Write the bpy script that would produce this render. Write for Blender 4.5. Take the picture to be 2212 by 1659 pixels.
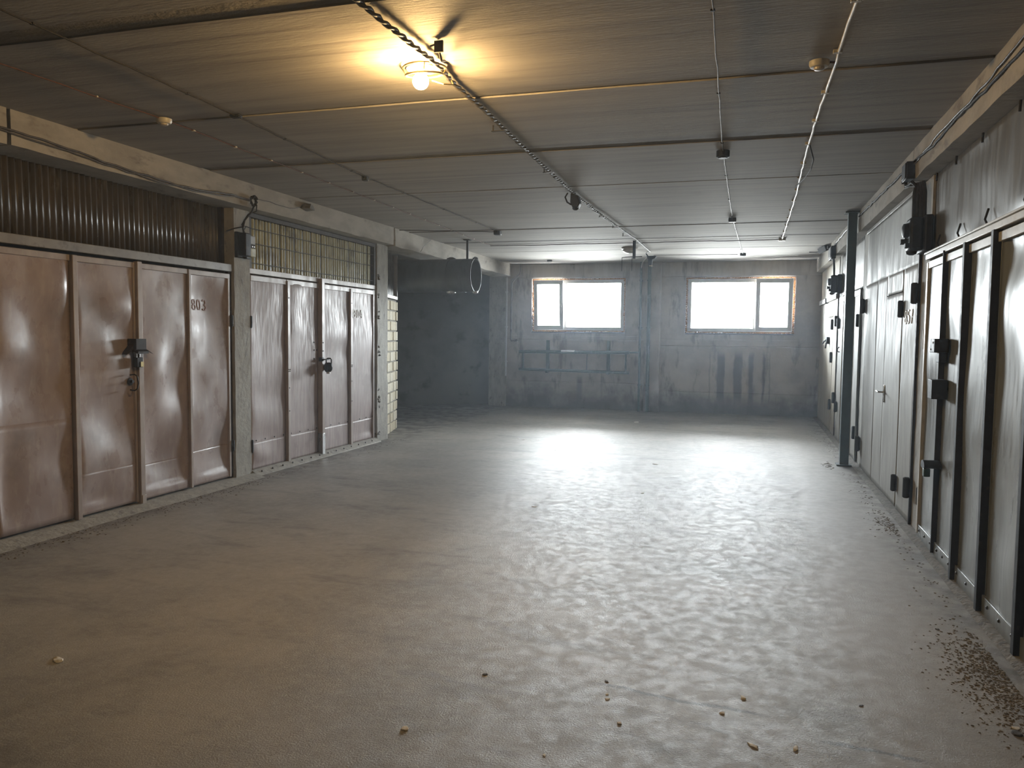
import bpy, bmesh, math, random
from mathutils import Vector, Matrix, noise
for o in list(bpy.data.objects):
    bpy.data.objects.remove(o)
S = bpy.context.scene
COL = S.collection
PI = math.pi

# ------------------------------------------------------------------ camera
H = 2.867            # ceiling height
cam_d = bpy.data.cameras.new('camera')
cam = bpy.data.objects.new('camera', cam_d)
COL.objects.link(cam)
S.camera = cam
yaw, pitch, roll = .2892, -.0620, .0109
F = Vector((-math.sin(yaw)*math.cos(pitch), math.cos(yaw)*math.cos(pitch), math.sin(pitch)))
R0 = Vector((math.cos(yaw), math.sin(yaw), 0))
U0 = R0.cross(F)
R1 = math.cos(roll)*R0 + math.sin(roll)*U0
U1 = -math.sin(roll)*R0 + math.cos(roll)*U0
cam.matrix_world = Matrix(((R1.x, U1.x, -F.x, 0), (R1.y, U1.y, -F.y, 0), (R1.z, U1.z, -F.z, 1.45), (0, 0, 0, 1)))
cam_d.sensor_fit = 'HORIZONTAL'
cam_d.sensor_width = 36
cam_d.lens = 1711.28/2212*36
cam_d.clip_start = .05

# ------------------------------------------------------------------ sky, light, exposure
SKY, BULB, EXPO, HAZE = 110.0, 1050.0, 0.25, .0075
W = bpy.data.worlds.new('overcast_sky')
S.world = W
W.use_nodes = True
nt = W.node_tree
nt.nodes.clear()
wo = nt.nodes.new('ShaderNodeOutputWorld')
bg = nt.nodes.new('ShaderNodeBackground')
tc = nt.nodes.new('ShaderNodeTexCoord')
sx = nt.nodes.new('ShaderNodeSeparateXYZ')
rp = nt.nodes.new('ShaderNodeValToRGB')
# even bright overcast sky over pale snowy ground
for e, (p_, c_) in zip((rp.color_ramp.elements[0], rp.color_ramp.elements[1], rp.color_ramp.elements.new(.58), rp.color_ramp.elements.new(1.)),
                       ((.46, (.125, .127, .127, 1)), (.50, (.35, .365, .38, 1)), (.58, (.36, .38, .40, 1)), (1., (.40, .42, .445, 1)))):
    e.position = p_
    e.color = c_
mr = nt.nodes.new('ShaderNodeMapRange')
mr.inputs[1].default_value = -1
nt.links.new(tc.outputs['Generated'], sx.inputs[0])
nt.links.new(sx.outputs[2], mr.inputs[0])
nt.links.new(mr.outputs[0], rp.inputs[0])
nt.links.new(rp.outputs[0], bg.inputs[0])
bg.inputs[1].default_value = SKY*3
nt.links.new(bg.outputs[0], wo.inputs[0])
YB = 15.455
WINS = [(-4.20, -2.32, 1.52, 2.585), (-1.17, .80, 1.52, 2.58)]
for x0, x1, z0, z1 in WINS:       # light portals in the two window openings (they emit nothing themselves)
    l = bpy.data.lights.new('window_portal', 'AREA')
    l.shape = 'RECTANGLE'
    l.size, l.size_y = x1-x0+.05, z1-z0+.05
    l.cycles.is_portal = True
    lo = bpy.data.objects.new('window_portal', l)
    lo.location = ((x0+x1)/2, YB+.30, (z0+z1)/2)
    lo.rotation_euler = (-PI/2, 0, 0)
    COL.objects.link(lo)
S.view_settings.view_transform = 'Standard'
S.view_settings.look = 'None'
S.view_settings.exposure = EXPO
S.view_settings.gamma = 1
S.view_settings.use_curve_mapping = False
S.cycles.use_denoising = True
S.cycles.max_bounces = 9
S.cycles.diffuse_bounces = 6
S.cycles.use_adaptive_sampling = True
S.cycles.adaptive_threshold = .04
S.cycles.glossy_bounces = 4
S.cycles.transparent_max_bounces = 8
S.cycles.sample_clamp_indirect = 8
S.cycles.caustics_reflective = False
S.cycles.caustics_refractive = False

# ------------------------------------------------------------------ materials
class N:
    def __init__(s, name):
        s.m = bpy.data.materials.new(name)
        s.m.use_nodes = True
        s.t = s.m.node_tree
        s.t.nodes.clear()
        s.out = s.t.nodes.new('ShaderNodeOutputMaterial')
        s.co = s.t.nodes.new('ShaderNodeTexCoord').outputs['Object']
    def n(s, kind, **kw):
        x = s.t.nodes.new('ShaderNode'+kind)
        for k, v in kw.items():
            setattr(x, k, v)
        return x
    def set(s, sock, v):
        if hasattr(v, 'links'):
            s.t.links.new(v, sock)
        else:
            if isinstance(v, (tuple, list)) and len(v) == 3 and sock.type == 'RGBA':
                v = (*v, 1)
            sock.default_value = v
    def noise(s, scale, stretch=(1, 1, 1), detail=5, rough=.6, off=0, dist=0):
        mp = s.n('Mapping')
        s.set(mp.inputs['Vector'], s.co)
        mp.inputs['Scale'].default_value = stretch
        mp.inputs['Location'].default_value = (off, off*1.7, off*.6)
        t = s.n('TexNoise')
        s.set(t.inputs['Vector'], mp.outputs[0])
        s.set(t.inputs['Scale'], scale)
        s.set(t.inputs['Detail'], detail)
        s.set(t.inputs['Roughness'], rough)
        s.set(t.inputs['Distortion'], dist)
        return t.outputs[0]
    def ramp(s, f, lo, hi, a=0., b=1.):
        r = s.n('MapRange', interpolation_type='SMOOTHSTEP')
        s.set(r.inputs[0], f)
        for i, v in enumerate((lo, hi, a, b)):
            r.inputs[i+1].default_value = v
        return r.outputs[0]
    def mix(s, f, a, b):
        x = s.n('Mix', data_type='RGBA')
        s.set(x.inputs[0], f)
        s.set(x.inputs[6], a)
        s.set(x.inputs[7], b)
        return x.outputs[2]
    def math(s, op, a, b=0.):
        x = s.n('Math', operation=op)
        s.set(x.inputs[0], a)
        s.set(x.inputs[1], b)
        return x.outputs[0]
    def xyz(s):
        x = s.n('SeparateXYZ')
        s.set(x.inputs[0], s.co)
        return x.outputs
    def band(s, v, a, b, soft):
        return s.math('MULTIPLY', s.ramp(v, a-soft, a+soft), s.ramp(v, b-soft, b+soft, 1., 0.))
    def bump(s, f, strength, dist=.01, prev=None):
        b = s.n('Bump')
        s.set(b.inputs['Height'], f)
        b.inputs['Strength'].default_value = strength
        b.inputs['Distance'].default_value = dist
        if prev is not None:
            s.set(b.inputs['Normal'], prev)
        return b.outputs[0]
    def fin(s, col, rough=.6, metal=0., normal=None, spec=.5, emit=None, es=0.):
        p = s.n('BsdfPrincipled')
        s.set(p.inputs['Base Color'], col)
        s.set(p.inputs['Roughness'], rough)
        s.set(p.inputs['Metallic'], metal)
        s.set(p.inputs['Specular IOR Level'], spec)
        if normal is not None:
            s.set(p.inputs['Normal'], normal)
        if emit:
            s.set(p.inputs['Emission Color'], emit)
            s.set(p.inputs['Emission Strength'], es)
        s.t.links.new(p.outputs[0], s.out.inputs[0])
        return s.m

def surf(name, c1, c2, scale=3, stretch=(1, 1, 1), c3=None, s3=6, st3=None, t3=(.55, .7), a3=.8, rough=(.5, .7),
         metal=0., bump=.15, bs=60, bd=.004, spec=.5, c4=None, s4=1.2, t4=(.5, .75), a4=.7):
    m = N(name)
    c = m.mix(m.ramp(m.noise(scale, stretch), .35, .65), c1, c2)
    if c3:
        c = m.mix(m.ramp(m.noise(s3, st3 or stretch, off=7.3), t3[0], t3[1], 0, a3), c, c3)
    if c4:
        c = m.mix(m.ramp(m.noise(s4, (1, 1, 1), off=17.9), t4[0], t4[1], 0, a4), c, c4)
    r = m.ramp(m.noise(scale*1.7, stretch, off=3.1), .3, .7, rough[0], rough[1])
    nb = m.bump(m.noise(bs, (1, 1, 1), detail=4, off=1.3), bump, bd)
    return m.fin(c, r, metal, nb, spec)

def floor_material():
    m = N('worn concrete')
    x = m.xyz()
    base = m.mix(m.ramp(m.noise(.9, detail=8, rough=.65), .35, .66), (.36, .335, .295), (.25, .235, .21))
    fine = m.noise(38, detail=6, rough=.7, off=2)
    base = m.mix(m.ramp(fine, .4, .75, 0, .55), base, (.42, .40, .37))
    base = m.mix(m.ramp(m.noise(150, detail=2, off=5), .58, .72, 0, .45), base, (.10, .095, .09))
    # tyre marks across and along the aisle, oil patches
    base = m.mix(m.ramp(m.noise(1.9, (.5, 1.5, 1), detail=7, rough=.68, off=11, dist=.5), .53, .70, 0, .55), base, (.13, .12, .112))
    base = m.mix(m.ramp(m.noise(4.5, (.6, 1.3, 1), detail=6, off=61), .55, .72, 0, .4), base, (.15, .14, .13))
    base = m.mix(m.ramp(m.noise(.55, (1.7, .6, 1), detail=6, off=23, dist=.8), .56, .72, 0, .4), base, (.15, .135, .12))
    # paler newer screed along the right hand doors
    strip = m.ramp(m.math('ADD', x[0], m.ramp(m.noise(2.5, off=4), 0, 1, -.08, .08)), .42, .50)
    base = m.mix(m.math('MULTIPLY', strip, .6), base, (.31, .285, .25))
    # grime at the foot of the walls
    edge = m.math('ADD', m.ramp(x[0], -4.75, -4.2, 1, 0), m.ramp(x[0], .85, 1.2, 0, 1))
    base = m.mix(m.math('MULTIPLY', edge, m.ramp(m.noise(5, off=9, detail=6), .38, .62, .1, .8)), base, (.09, .08, .068))
    base = m.mix(m.math('MULTIPLY', m.ramp(x[1], 14.6, 15.3, 0, .6), m.ramp(m.noise(2, off=31), .3, .7, .5, 1)), base, (.12, .11, .10))
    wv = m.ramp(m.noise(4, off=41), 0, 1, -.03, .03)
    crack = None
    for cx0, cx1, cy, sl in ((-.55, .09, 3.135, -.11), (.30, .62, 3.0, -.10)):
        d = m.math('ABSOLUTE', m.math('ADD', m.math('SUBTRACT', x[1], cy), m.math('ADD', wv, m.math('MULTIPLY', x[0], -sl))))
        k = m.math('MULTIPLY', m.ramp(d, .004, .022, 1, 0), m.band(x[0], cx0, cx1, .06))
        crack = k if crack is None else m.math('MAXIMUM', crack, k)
    base = m.mix(m.math('MULTIPLY', crack, .75), base, (.055, .05, .046))  # floor crack as a dark band; its shadow is put into the colour
    left = m.ramp(x[0], -2.6, -.9)
    coarse = m.math('MULTIPLY', m.noise(120, detail=4, rough=.75, off=6), m.math('SUBTRACT', m.math('ADD', .35, left), m.math('MULTIPLY', strip, .75)))
    nb = m.bump(coarse, .8, .006)
    nb = m.bump(m.noise(26, detail=5, rough=.8, off=8), .06, .008, nb)
    rough = m.ramp(m.noise(14, off=12), .3, .7, .42, .58)
    return m.fin(base, rough, 0, nb, .36)

def ceiling_material():
    m = N('sooty concrete slab')
    st = (.5, 9, 1)
    c = m.mix(m.ramp(m.noise(1.2, st, detail=8, rough=.65), .35, .68), (.375, .355, .325), (.29, .275, .255))
    c = m.mix(m.ramp(m.noise(.8, (.35, 14, 1), detail=6, off=5), .57, .70, 0, .6), c, (.15, .14, .135))
    c = m.mix(m.ramp(m.noise(1.6, (.5, 1.5, 1), detail=5, off=15), .6, .72, 0, .35), c, (.17, .16, .15))
    y = m.math('ADD', m.xyz()[1], m.ramp(m.noise(1.1, (1, .3, 1), off=51), 0, 1, -.07, .07))
    soot = None
    for jy, w, a in ((3.18, .16, .55), (4.61, .16, .3), (6.06, .22, .55), (10.4, .14, .35), (11.72, .2, .5)):
        k = m.math('MULTIPLY', m.band(y, jy-w, jy+.02, .05), a)
        soot = k if soot is None else m.math('MAXIMUM', soot, k)
    c = m.mix(m.math('MULTIPLY', soot, m.ramp(m.noise(1.7, (.8, 2, 1), off=57), .3, .6, .35, 1)), c, (.12, .112, .105))
    nb = m.bump(m.noise(22, (.6, 3, 1), detail=6), .25, .008)
    return m.fin(c, .75, 0, nb, .35)

def back_material():
    m = N('stained wall panel')
    x = list(m.xyz())
    x[0] = m.math('SUBTRACT', x[0], 1.8)      # the wall's own origin stands at x = -1.8
    c = m.mix(m.ramp(m.noise(2.2, detail=7), .35, .65), (.50, .455, .405), (.38, .345, .315))
    c = m.mix(m.ramp(m.noise(4, (1.6, 1, .5), detail=6, off=5), .53, .68, 0, .7), c, (.19, .17, .155))
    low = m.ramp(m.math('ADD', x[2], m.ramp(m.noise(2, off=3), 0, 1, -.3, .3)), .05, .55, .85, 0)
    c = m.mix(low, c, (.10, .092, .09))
    # water runs below the right window
    runs = None
    for a, b in ((-.56, -.42), (-.25, -.10), (.02, .10), (.26, .30), (.385, .395), (-.70, -.69)):
        w = m.band(m.math('ADD', x[0], m.ramp(m.noise(5, (1, 1, .6), off=a), 0, 1, -.03, .03)), a, b, .018)
        runs = w if runs is None else m.math('MAXIMUM', runs, w)
    runs = m.math('MULTIPLY', runs, m.band(x[2], .25, 1.14, .09))
    c = m.mix(m.math('MULTIPLY', runs, .9), c, (.09, .08, .08))
    run2 = m.math('MULTIPLY', m.band(x[0], -3.25, -3.15, .03), m.band(x[2], .1, .62, .1))
    c = m.mix(m.math('MULTIPLY', run2, .7), c, (.09, .085, .08))
    c = m.mix(m.math('MULTIPLY', m.ramp(x[2], 2.55, 2.7), m.ramp(m.noise(5, (2, 1, .3), off=8), .4, .6, .1, .55)), c, (.55, .52, .48))
    nb = m.bump(m.noise(30, detail=6), .3, .006)
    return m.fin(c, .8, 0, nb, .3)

def glass_material():
    m = N('window glass')
    tr = m.n('BsdfTransparent')
    tr.inputs[0].default_value = (.93, .95, .95, 1)
    gl = m.n('BsdfGlossy')
    gl.inputs['Roughness'].default_value = .03
    fr = m.n('Fresnel')
    fr.inputs[0].default_value = 1.45
    ms = m.n('MixShader')
    m.t.links.new(fr.outputs[0], ms.inputs[0])
    m.t.links.new(tr.outputs[0], ms.inputs[1])
    m.t.links.new(gl.outputs[0], ms.inputs[2])
    m.t.links.new(ms.outputs[0], m.out.inputs[0])
    return m.m

def bulb_material():
    m = N('glowing bulb')
    e = m.n('Emission')
    e.inputs[0].default_value = (1, .63, .25, 1)
    e.inputs[1].default_value = BULB
    m.t.links.new(e.outputs[0], m.out.inputs[0])
    return m.m

M = {}
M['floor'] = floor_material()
M['ceil'] = ceiling_material()
M['grout'] = surf('joint grout', (.19, .18, .165), (.26, .245, .225), 3, (1, 4, 1), c3=(.09, .083, .075), s3=2, st3=(.7, 3, 1), bump=.5, bs=25, bd=.01, rough=(.8, .9))
M['back'] = back_material()
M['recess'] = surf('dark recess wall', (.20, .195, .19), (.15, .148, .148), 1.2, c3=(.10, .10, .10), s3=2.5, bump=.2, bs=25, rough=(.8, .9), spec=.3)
M['beam'] = surf('dusty beam plaster', (.45, .42, .37), (.355, .33, .29), 4, (1, .7, 1.6), c3=(.20, .175, .145), s3=5, t3=(.56, .72), a3=.75, bump=.4, bs=22, bd=.008, rough=(.75, .9), spec=.3)
M['pillar'] = surf('grey concrete pillar', (.40, .385, .345), (.31, .295, .265), 7, (2, 2, .8), c3=(.16, .15, .135), s3=9, t3=(.58, .7), bump=.6, bs=30, bd=.008, rough=(.7, .85), spec=.35)
M['broken'] = surf('broken dark concrete', (.14, .13, .115), (.22, .205, .18), 25, c3=(.05, .048, .045), s3=15, bump=.9, bs=40, bd=.01, rough=(.85, .95))
M['brownA'] = surf('brown painted sheet', (.40, .325, .308), (.33, .262, .25), 2.5, (1, 1.4, .9), c3=(.50, .44, .41), s3=7, st3=(1, 2.5, .9), t3=(.5, .74), a3=.5, rough=(.22, .50), bump=.22, bs=45, bd=.002, c4=(.20, .165, .145), s4=1.6, t4=(.52, .7), a4=.65)
M['brownB'] = surf('scuffed plum brown sheet', (.41, .335, .325), (.31, .245, .238), 4, (1, 7, .7), c3=(.48, .44, .415), s3=9, st3=(1, 5, .6), t3=(.5, .72), a3=.65, rough=(.36, .66), spec=.38, bump=.25, bs=50, bd=.002, c4=(.20, .15, .13), s4=2.2, t4=(.55, .7), a4=.6)
M['brownEdge'] = surf('brown angle iron', (.42, .36, .33), (.32, .265, .24), 6, (1, 1, .5), c3=(.38, .34, .30), s3=14, t3=(.55, .68), rough=(.33, .5), bump=.1, bs=60, bd=.002)
M['greyEdge'] = surf('grey painted angle iron', (.27, .255, .235), (.205, .19, .175), 6, (1, 1, 1), c3=(.13, .11, .10), s3=9, rough=(.35, .5), bump=.1, bs=60, bd=.002)
M['ribDark'] = surf('sooty ribbed sheet', (.115, .10, .087), (.075, .068, .06), 4, (1, 3, .5), c3=(.24, .225, .20), s3=5, st3=(1, 6, .5), t3=(.55, .72), a3=.6, rough=(.25, .42), bump=.1, bs=60, bd=.002)
M['ribGlass'] = surf('dirty ribbed glass', (.62, .63, .47), (.48, .48, .36), 5, (1, 2, .8), c3=(.20, .20, .165), s3=2.6, st3=(1, 1.0, 1.4), t3=(.52, .66), a3=.7, rough=(.14, .3), bump=.1, bs=30, bd=.002)  # yellow green glints of the glass put into the base colour, plus dirt
M['darkSteel'] = surf('blackened steel', (.028, .026, .028), (.02, .019, .021), 12, c3=(.06, .045, .038), s3=20, t3=(.6, .72), spec=.25, rough=(.5, .65), bump=.15, bs=80, bd=.001)
M['brownSteel'] = surf('dark brown steel', (.038, .027, .023), (.026, .019, .017), 12, c3=(.07, .05, .04), s3=20, t3=(.6, .72), spec=.25, rough=(.5, .65), bump=.15, bs=80, bd=.001)
M['bolt'] = surf('dark bolt steel', (.07, .06, .055), (.04, .037, .035), 50, rough=(.4, .6), metal=.4, bump=.05)
M['beige'] = surf('pale grey painted sheet', (.32, .31, .28), (.265, .257, .23), 3, (1, 4, .7), c3=(.20, .185, .16), s3=4, st3=(1, 4, .8), t3=(.54, .72), a3=.6, rough=(.52, .68), spec=.3, bump=.1, bs=50, bd=.002, c4=(.24, .22, .20), s4=1.3, t4=(.52, .7), a4=.5)
M['beigeDirty'] = surf('damp stained grey sheet', (.27, .275, .255), (.215, .22, .205), 2, (1, 3, .7), c3=(.16, .145, .13), s3=7, st3=(1, 3, .9), t3=(.52, .66), a3=.6, rough=(.5, .65), spec=.35, bump=.1, bs=50, bd=.002)
M['cream'] = surf('cream painted sheet', (.46, .42, .34), (.40, .355, .28), 3, (1, 4, .6), c3=(.46, .33, .19), s3=2.5, st3=(1, 2, .7), t3=(.58, .72), a3=.6, rough=(.5, .62), spec=.35, bump=.08, bs=50, bd=.002)
M['greySheet'] = surf('grey green painted sheet', (.22, .238, .236), (.17, .185, .184), 2.5, (1, 4, .6), c3=(.16, .15, .135), s3=4, st3=(1, 3, .7), t3=(.55, .72), a3=.55, rough=(.26, .42), bump=.07, bs=60, bd=.0015)
M['greyTrans'] = surf('dark grey sheet', (.155, .155, .15), (.115, .115, .113), 2.5, (1, 4, .6), c3=(.24, .235, .225), s3=4, st3=(1, 6, .5), t3=(.6, .74), rough=(.3, .45), bump=.05, bs=60, bd=.0015)
M['paleTrim'] = surf('pale painted trim', (.50, .49, .45), (.40, .39, .355), 8, rough=(.3, .42), bump=.06, bs=60, bd=.001, c3=(.22, .2, .18), s3=12, t3=(.6, .72))
M['greenPost'] = surf('dark green painted steel', (.030, .060, .062), (.024, .046, .048), 8, rough=(.35, .5), bump=.1, bs=60, bd=.001, c3=(.05, .06, .055), s3=9)
M['greenPipe'] = surf('grey green painted pipe', (.065, .10, .095), (.05, .08, .078), 8, rough=(.3, .42), bump=.05, c3=(.16, .19, .18), s3=12)
M['pvc'] = surf('white plastic frame', (.62, .62, .60), (.56, .56, .54), 6, rough=(.35, .5), bump=.03)
M['bouncePale'] = surf('light bouncing white', (.78, .77, .74), (.72, .71, .68), 3, rough=(.8, .9), bump=.1)  # for the added slab outside; pale to bounce light onto the floor
M['foam'] = surf('orange mounting foam', (.42, .20, .06), (.30, .13, .035), 18, c3=(.50, .33, .17), s3=30, bump=.8, bs=40, bd=.008, rough=(.8, .95))
M['glass'] = glass_material()
M['brick'] = surf('yellow sand lime brick', (.60, .54, .40), (.52, .46, .335), 9, c3=(.36, .32, .25), s3=16, t3=(.58, .72), bump=.4, bs=60, bd=.004, rough=(.8, .9), spec=.3)
M['brickB'] = surf('pale sand lime brick', (.66, .62, .50), (.57, .52, .41), 9, c3=(.40, .36, .29), s3=16, t3=(.58, .72), bump=.4, bs=60, bd=.004, rough=(.8, .9), spec=.3)
M['mortar'] = surf('rough mortar', (.26, .24, .20), (.19, .175, .145), 20, bump=.8, bs=40, bd=.008, rough=(.85, .95))
M['duct'] = surf('dull galvanised duct', (.10, .108, .115), (.078, .085, .092), 3, (3, 1, 1), rough=(.38, .5), metal=.35, bump=.04, bs=12, bd=.003, c3=(.06, .064, .07), s3=4)
M['galv'] = surf('bright galvanised steel', (.62, .62, .62), (.50, .50, .50), 12, rough=(.25, .4), metal=.8, bump=.04)
M['chrome'] = surf('worn chrome', (.70, .69, .67), (.58, .57, .55), 20, rough=(.15, .3), metal=1., bump=.03)
M['whitePlastic'] = surf('yellowed white plastic', (.60, .57, .50), (.52, .49, .42), 12, rough=(.35, .5), bump=.03)
M['whiteWire'] = surf('white cable sheath', (.66, .65, .62), (.56, .55, .52), 20, rough=(.3, .45), bump=.03)
M['greyWire'] = surf('dusty grey cable sheath', (.13, .115, .105), (.085, .078, .072), 30, spec=.35, rough=(.4, .55), bump=.1, bs=80)
M['darkWire'] = surf('black cable sheath', (.03, .028, .028), (.04, .037, .036), 30, rough=(.6, .75), bump=.05, spec=.15)
M['redWire'] = surf('dull red wire', (.15, .075, .06), (.11, .06, .05), 30, spec=.2, rough=(.6, .7), bump=.05)
M['blackPlastic'] = surf('dark plastic housing', (.024, .027, .034), (.018, .02, .026), 15, rough=(.45, .6), spec=.25, bump=.04, c3=(.045, .045, .048), s3=12)
M['matteBlack'] = surf('matte black paint', (.018, .02, .024), (.013, .014, .018), 15, rough=(.75, .85), spec=.06, bump=.04)
M['enamel'] = surf('dusty enamel', (.50, .46, .40), (.40, .36, .31), 15, rough=(.3, .45), bump=.05)
M['brass'] = surf('aged brass', (.42, .33, .16), (.34, .26, .13), 20, rough=(.3, .45), metal=.8, bump=.05)
M['greenLock'] = surf('dark green lock body', (.02, .07, .06), (.02, .05, .045), 20, rough=(.3, .45), bump=.03)
M['whitePaint'] = surf('stencilled white paint', (.88, .87, .84), (.76, .75, .72), 60, rough=(.5, .6), bump=.05, c3=(.40, .36, .33), s3=70, t3=(.6, .7))
M['redPaint'] = surf('faded red paint', (.40, .24, .22), (.33, .215, .20), 60, rough=(.5, .6), bump=.05, c3=(.24, .19, .17), s3=50, t3=(.5, .65))
M['dirt'] = surf('loose dry dirt', (.26, .23, .19), (.15, .135, .11), 40, bump=.5, bs=120, bd=.003, rough=(.85, .95), spec=.2)
M['chip'] = surf('pale concrete chip', (.74, .71, .65), (.60, .57, .51), 40, bump=.4, bs=120, bd=.002, rough=(.75, .9))
M['darkChip'] = surf('dark grit lump', (.07, .062, .055), (.10, .09, .08), 40, bump=.4, bs=120, bd=.002, rough=(.75, .9))
M['bulb'] = bulb_material()
M['lampGlass'] = surf('frosted lamp glass', (.66, .66, .64), (.58, .58, .56), 12, rough=(.15, .25), bump=.02)

# ------------------------------------------------------------------ mesh helpers
WL = {}                 # world location of each object with parts
class MB:
    def __init__(s):
        s.v, s.f = [], []
    def add(s, vs, fs):
        b = len(s.v)
        s.v += [Vector(p) for p in vs]
        s.f += [tuple(i+b for i in q) for q in fs]
        return s
    def box(s, x0, y0, z0, x1, y1, z1):
        return s.add([(x0, y0, z0), (x1, y0, z0), (x1, y1, z0), (x0, y1, z0), (x0, y0, z1), (x1, y0, z1), (x1, y1, z1), (x0, y1, z1)],
                     [(0, 3, 2, 1), (4, 5, 6, 7), (0, 1, 5, 4), (1, 2, 6, 5), (2, 3, 7, 6), (3, 0, 4, 7)])
    def obox(s, c, a, b, d):     # centre and three half-axis vectors
        c, a, b, d = Vector(c), Vector(a), Vector(b), Vector(d)
        p = [c+i*a+j*b+k*d for k in (-1, 1) for i, j in ((-1, -1), (1, -1), (1, 1), (-1, 1))]
        fs = [(0, 3, 2, 1), (4, 5, 6, 7), (0, 1, 5, 4), (1, 2, 6, 5), (2, 3, 7, 6), (3, 0, 4, 7)]
        if a.cross(b).dot(d) < 0:
            fs = [q[::-1] for q in fs]
        return s.add(p, fs)
    def tube(s, pts, r, n=8, closed=False, caps=True):
        pts = [Vector(p) for p in pts]
        rs = r if isinstance(r, (list, tuple)) else [r]*len(pts)
        vs, fs, up = [], [], None
        L = len(pts)
        for i, p in enumerate(pts):
            a = pts[(i-1) % L] if closed or i > 0 else p
            b = pts[(i+1) % L] if closed or i < L-1 else p
            t = (b-a).normalized()
            if up is None:
                up = Vector((0, 0, 1)) if abs(t.z) < .9 else Vector((1, 0, 0))
            e = up-up.dot(t)*t
            if e.length < 1e-5:
                e = t.orthogonal()
            e.normalize()
            up = e
            g = t.cross(e)
            for k in range(n):
                q = 2*PI*k/n
                vs.append(p+rs[i]*(math.cos(q)*e+math.sin(q)*g))
        for i in range(L if closed else L-1):
            j = (i+1) % L
            for k in range(n):
                k2 = (k+1) % n
                fs.append((i*n+k, i*n+k2, j*n+k2, j*n+k))
        if caps and not closed:
            fs.append(tuple(range(n))[::-1])
            fs.append(tuple((L-1)*n+k for k in range(n)))
        return s.add(vs, fs)
    def cyl(s, p0, p1, r, n=12):
        return s.tube([p0, p1], r, n)
    def lathe(s, c, axis, prof, n=20):       # prof: (radius, height) along the axis
        c, t = Vector(c), Vector(axis).normalized()
        e = t.orthogonal().normalized()
        g = t.cross(e)
        vs, fs = [], []
        for r, h in prof:
            for k in range(n):
                q = 2*PI*k/n
                vs.append(c+t*h+max(r, 1e-4)*(math.cos(q)*e+math.sin(q)*g))
        for i in range(len(prof)-1):
            for k in range(n):
                k2 = (k+1) % n
                fs.append((i*n+k, i*n+k2, (i+1)*n+k2, (i+1)*n+k))
        fs.append(tuple(range(n))[::-1])
        fs.append(tuple((len(prof)-1)*n+k for k in range(n)))
        return s.add(vs, fs)
    def prism(s, poly, z):                    # poly: list of 3d points, extruded by vector z
        z = Vector(z)
        n = len(poly)
        vs = [Vector(p) for p in poly]+[Vector(p)+z for p in poly]
        fs = [tuple(range(n))[::-1], tuple(range(n, 2*n))]
        for i in range(n):
            j = (i+1) % n
            fs.append((i, j, n+j, n+i))
        return s.add(vs, fs)
    def lump(s, c, r, rnd, flat=.6, n=6):
        c = Vector(c)
        vs = [c+Vector((0, 0, -r*flat*.3))]
        for lev, (rr, zz) in enumerate(((.95, 0.), (.7, .65))):
            for k in range(n):
                q = 2*PI*(k+.5*lev)/n
                w = r*rr*rnd.uniform(.65, 1.15)
                vs.append(c+Vector((w*math.cos(q), w*math.sin(q), r*flat*(zz*rnd.uniform(.7, 1.2)))))
        vs.append(c+Vector((0, 0, r*flat)))
        fs = []
        for k in range(n):
            k2 = (k+1) % n
            fs += [(0, 1+k2, 1+k), (1+k, 1+k2, 1+n+k), (1+k2, 1+n+k2, 1+n+k), (1+n+k, 1+n+k2, 1+2*n)]
        return s.add(vs, fs)
    def build(s, name, mat, parent=None, loc=None, smooth=35, bevel=0, solid=0):
        base = Vector(WL[parent.name]) if parent else Vector(loc or (0, 0, 0))
        me = bpy.data.meshes.new(name)
        me.from_pydata([tuple(p-base) for p in s.v], [], s.f)
        me.materials.append(M[mat] if isinstance(mat, str) else mat)
        if smooth:
            me.polygons.foreach_set('use_smooth', [True]*len(me.polygons))
            me.update()
            me.set_sharp_from_angle(angle=math.radians(smooth))
        me.validate()
        o = bpy.data.objects.new(name, me)
        COL.objects.link(o)
        if parent:
            o.parent = parent
        else:
            o.location = base
        WL[o.name] = base
        if bevel:
            b = o.modifiers.new('bevel', 'BEVEL')
            b.width, b.segments, b.limit_method = bevel, 2, 'ANGLE'
        if solid:
            b = o.modifiers.new('thickness', 'SOLIDIFY')
            b.thickness, b.offset = solid, -1
        return o

def tag(o, label=None, cat=None, group=None, kind=None):
    for k, v in (('label', label), ('category', cat), ('group', group), ('kind', kind)):
        if v:
            o[k] = v
    return o

def root(name, loc, label=None, cat=None, group=None, kind=None):
    o = bpy.data.objects.new(name, None)
    o.location = loc
    o.empty_display_size = .1
    COL.objects.link(o)
    WL[o.name] = Vector(loc)
    return tag(o, label, cat, group, kind)

def structure(name, mb, mat, label=None, cat=None, **kw):
    return tag(mb.build(name, mat, **kw), label, cat, None, 'structure')

def wobble(pts, amp, step, rnd, zlock=None):
    """a hand-laid line: resample and jitter"""
    out = []
    for a, b in zip(pts[:-1], pts[1:]):
        a, b = Vector(a), Vector(b)
        n = max(1, int((b-a).length/step))
        for i in range(n):
            p = a.lerp(b, i/n)
            p += Vector((rnd.uniform(-amp, amp), 0, rnd.uniform(-amp, amp)))
            if zlock is not None:
                p.z = min(p.z, zlock)
            out.append(p)
    out.append(Vector(pts[-1]))
    return out

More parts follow.
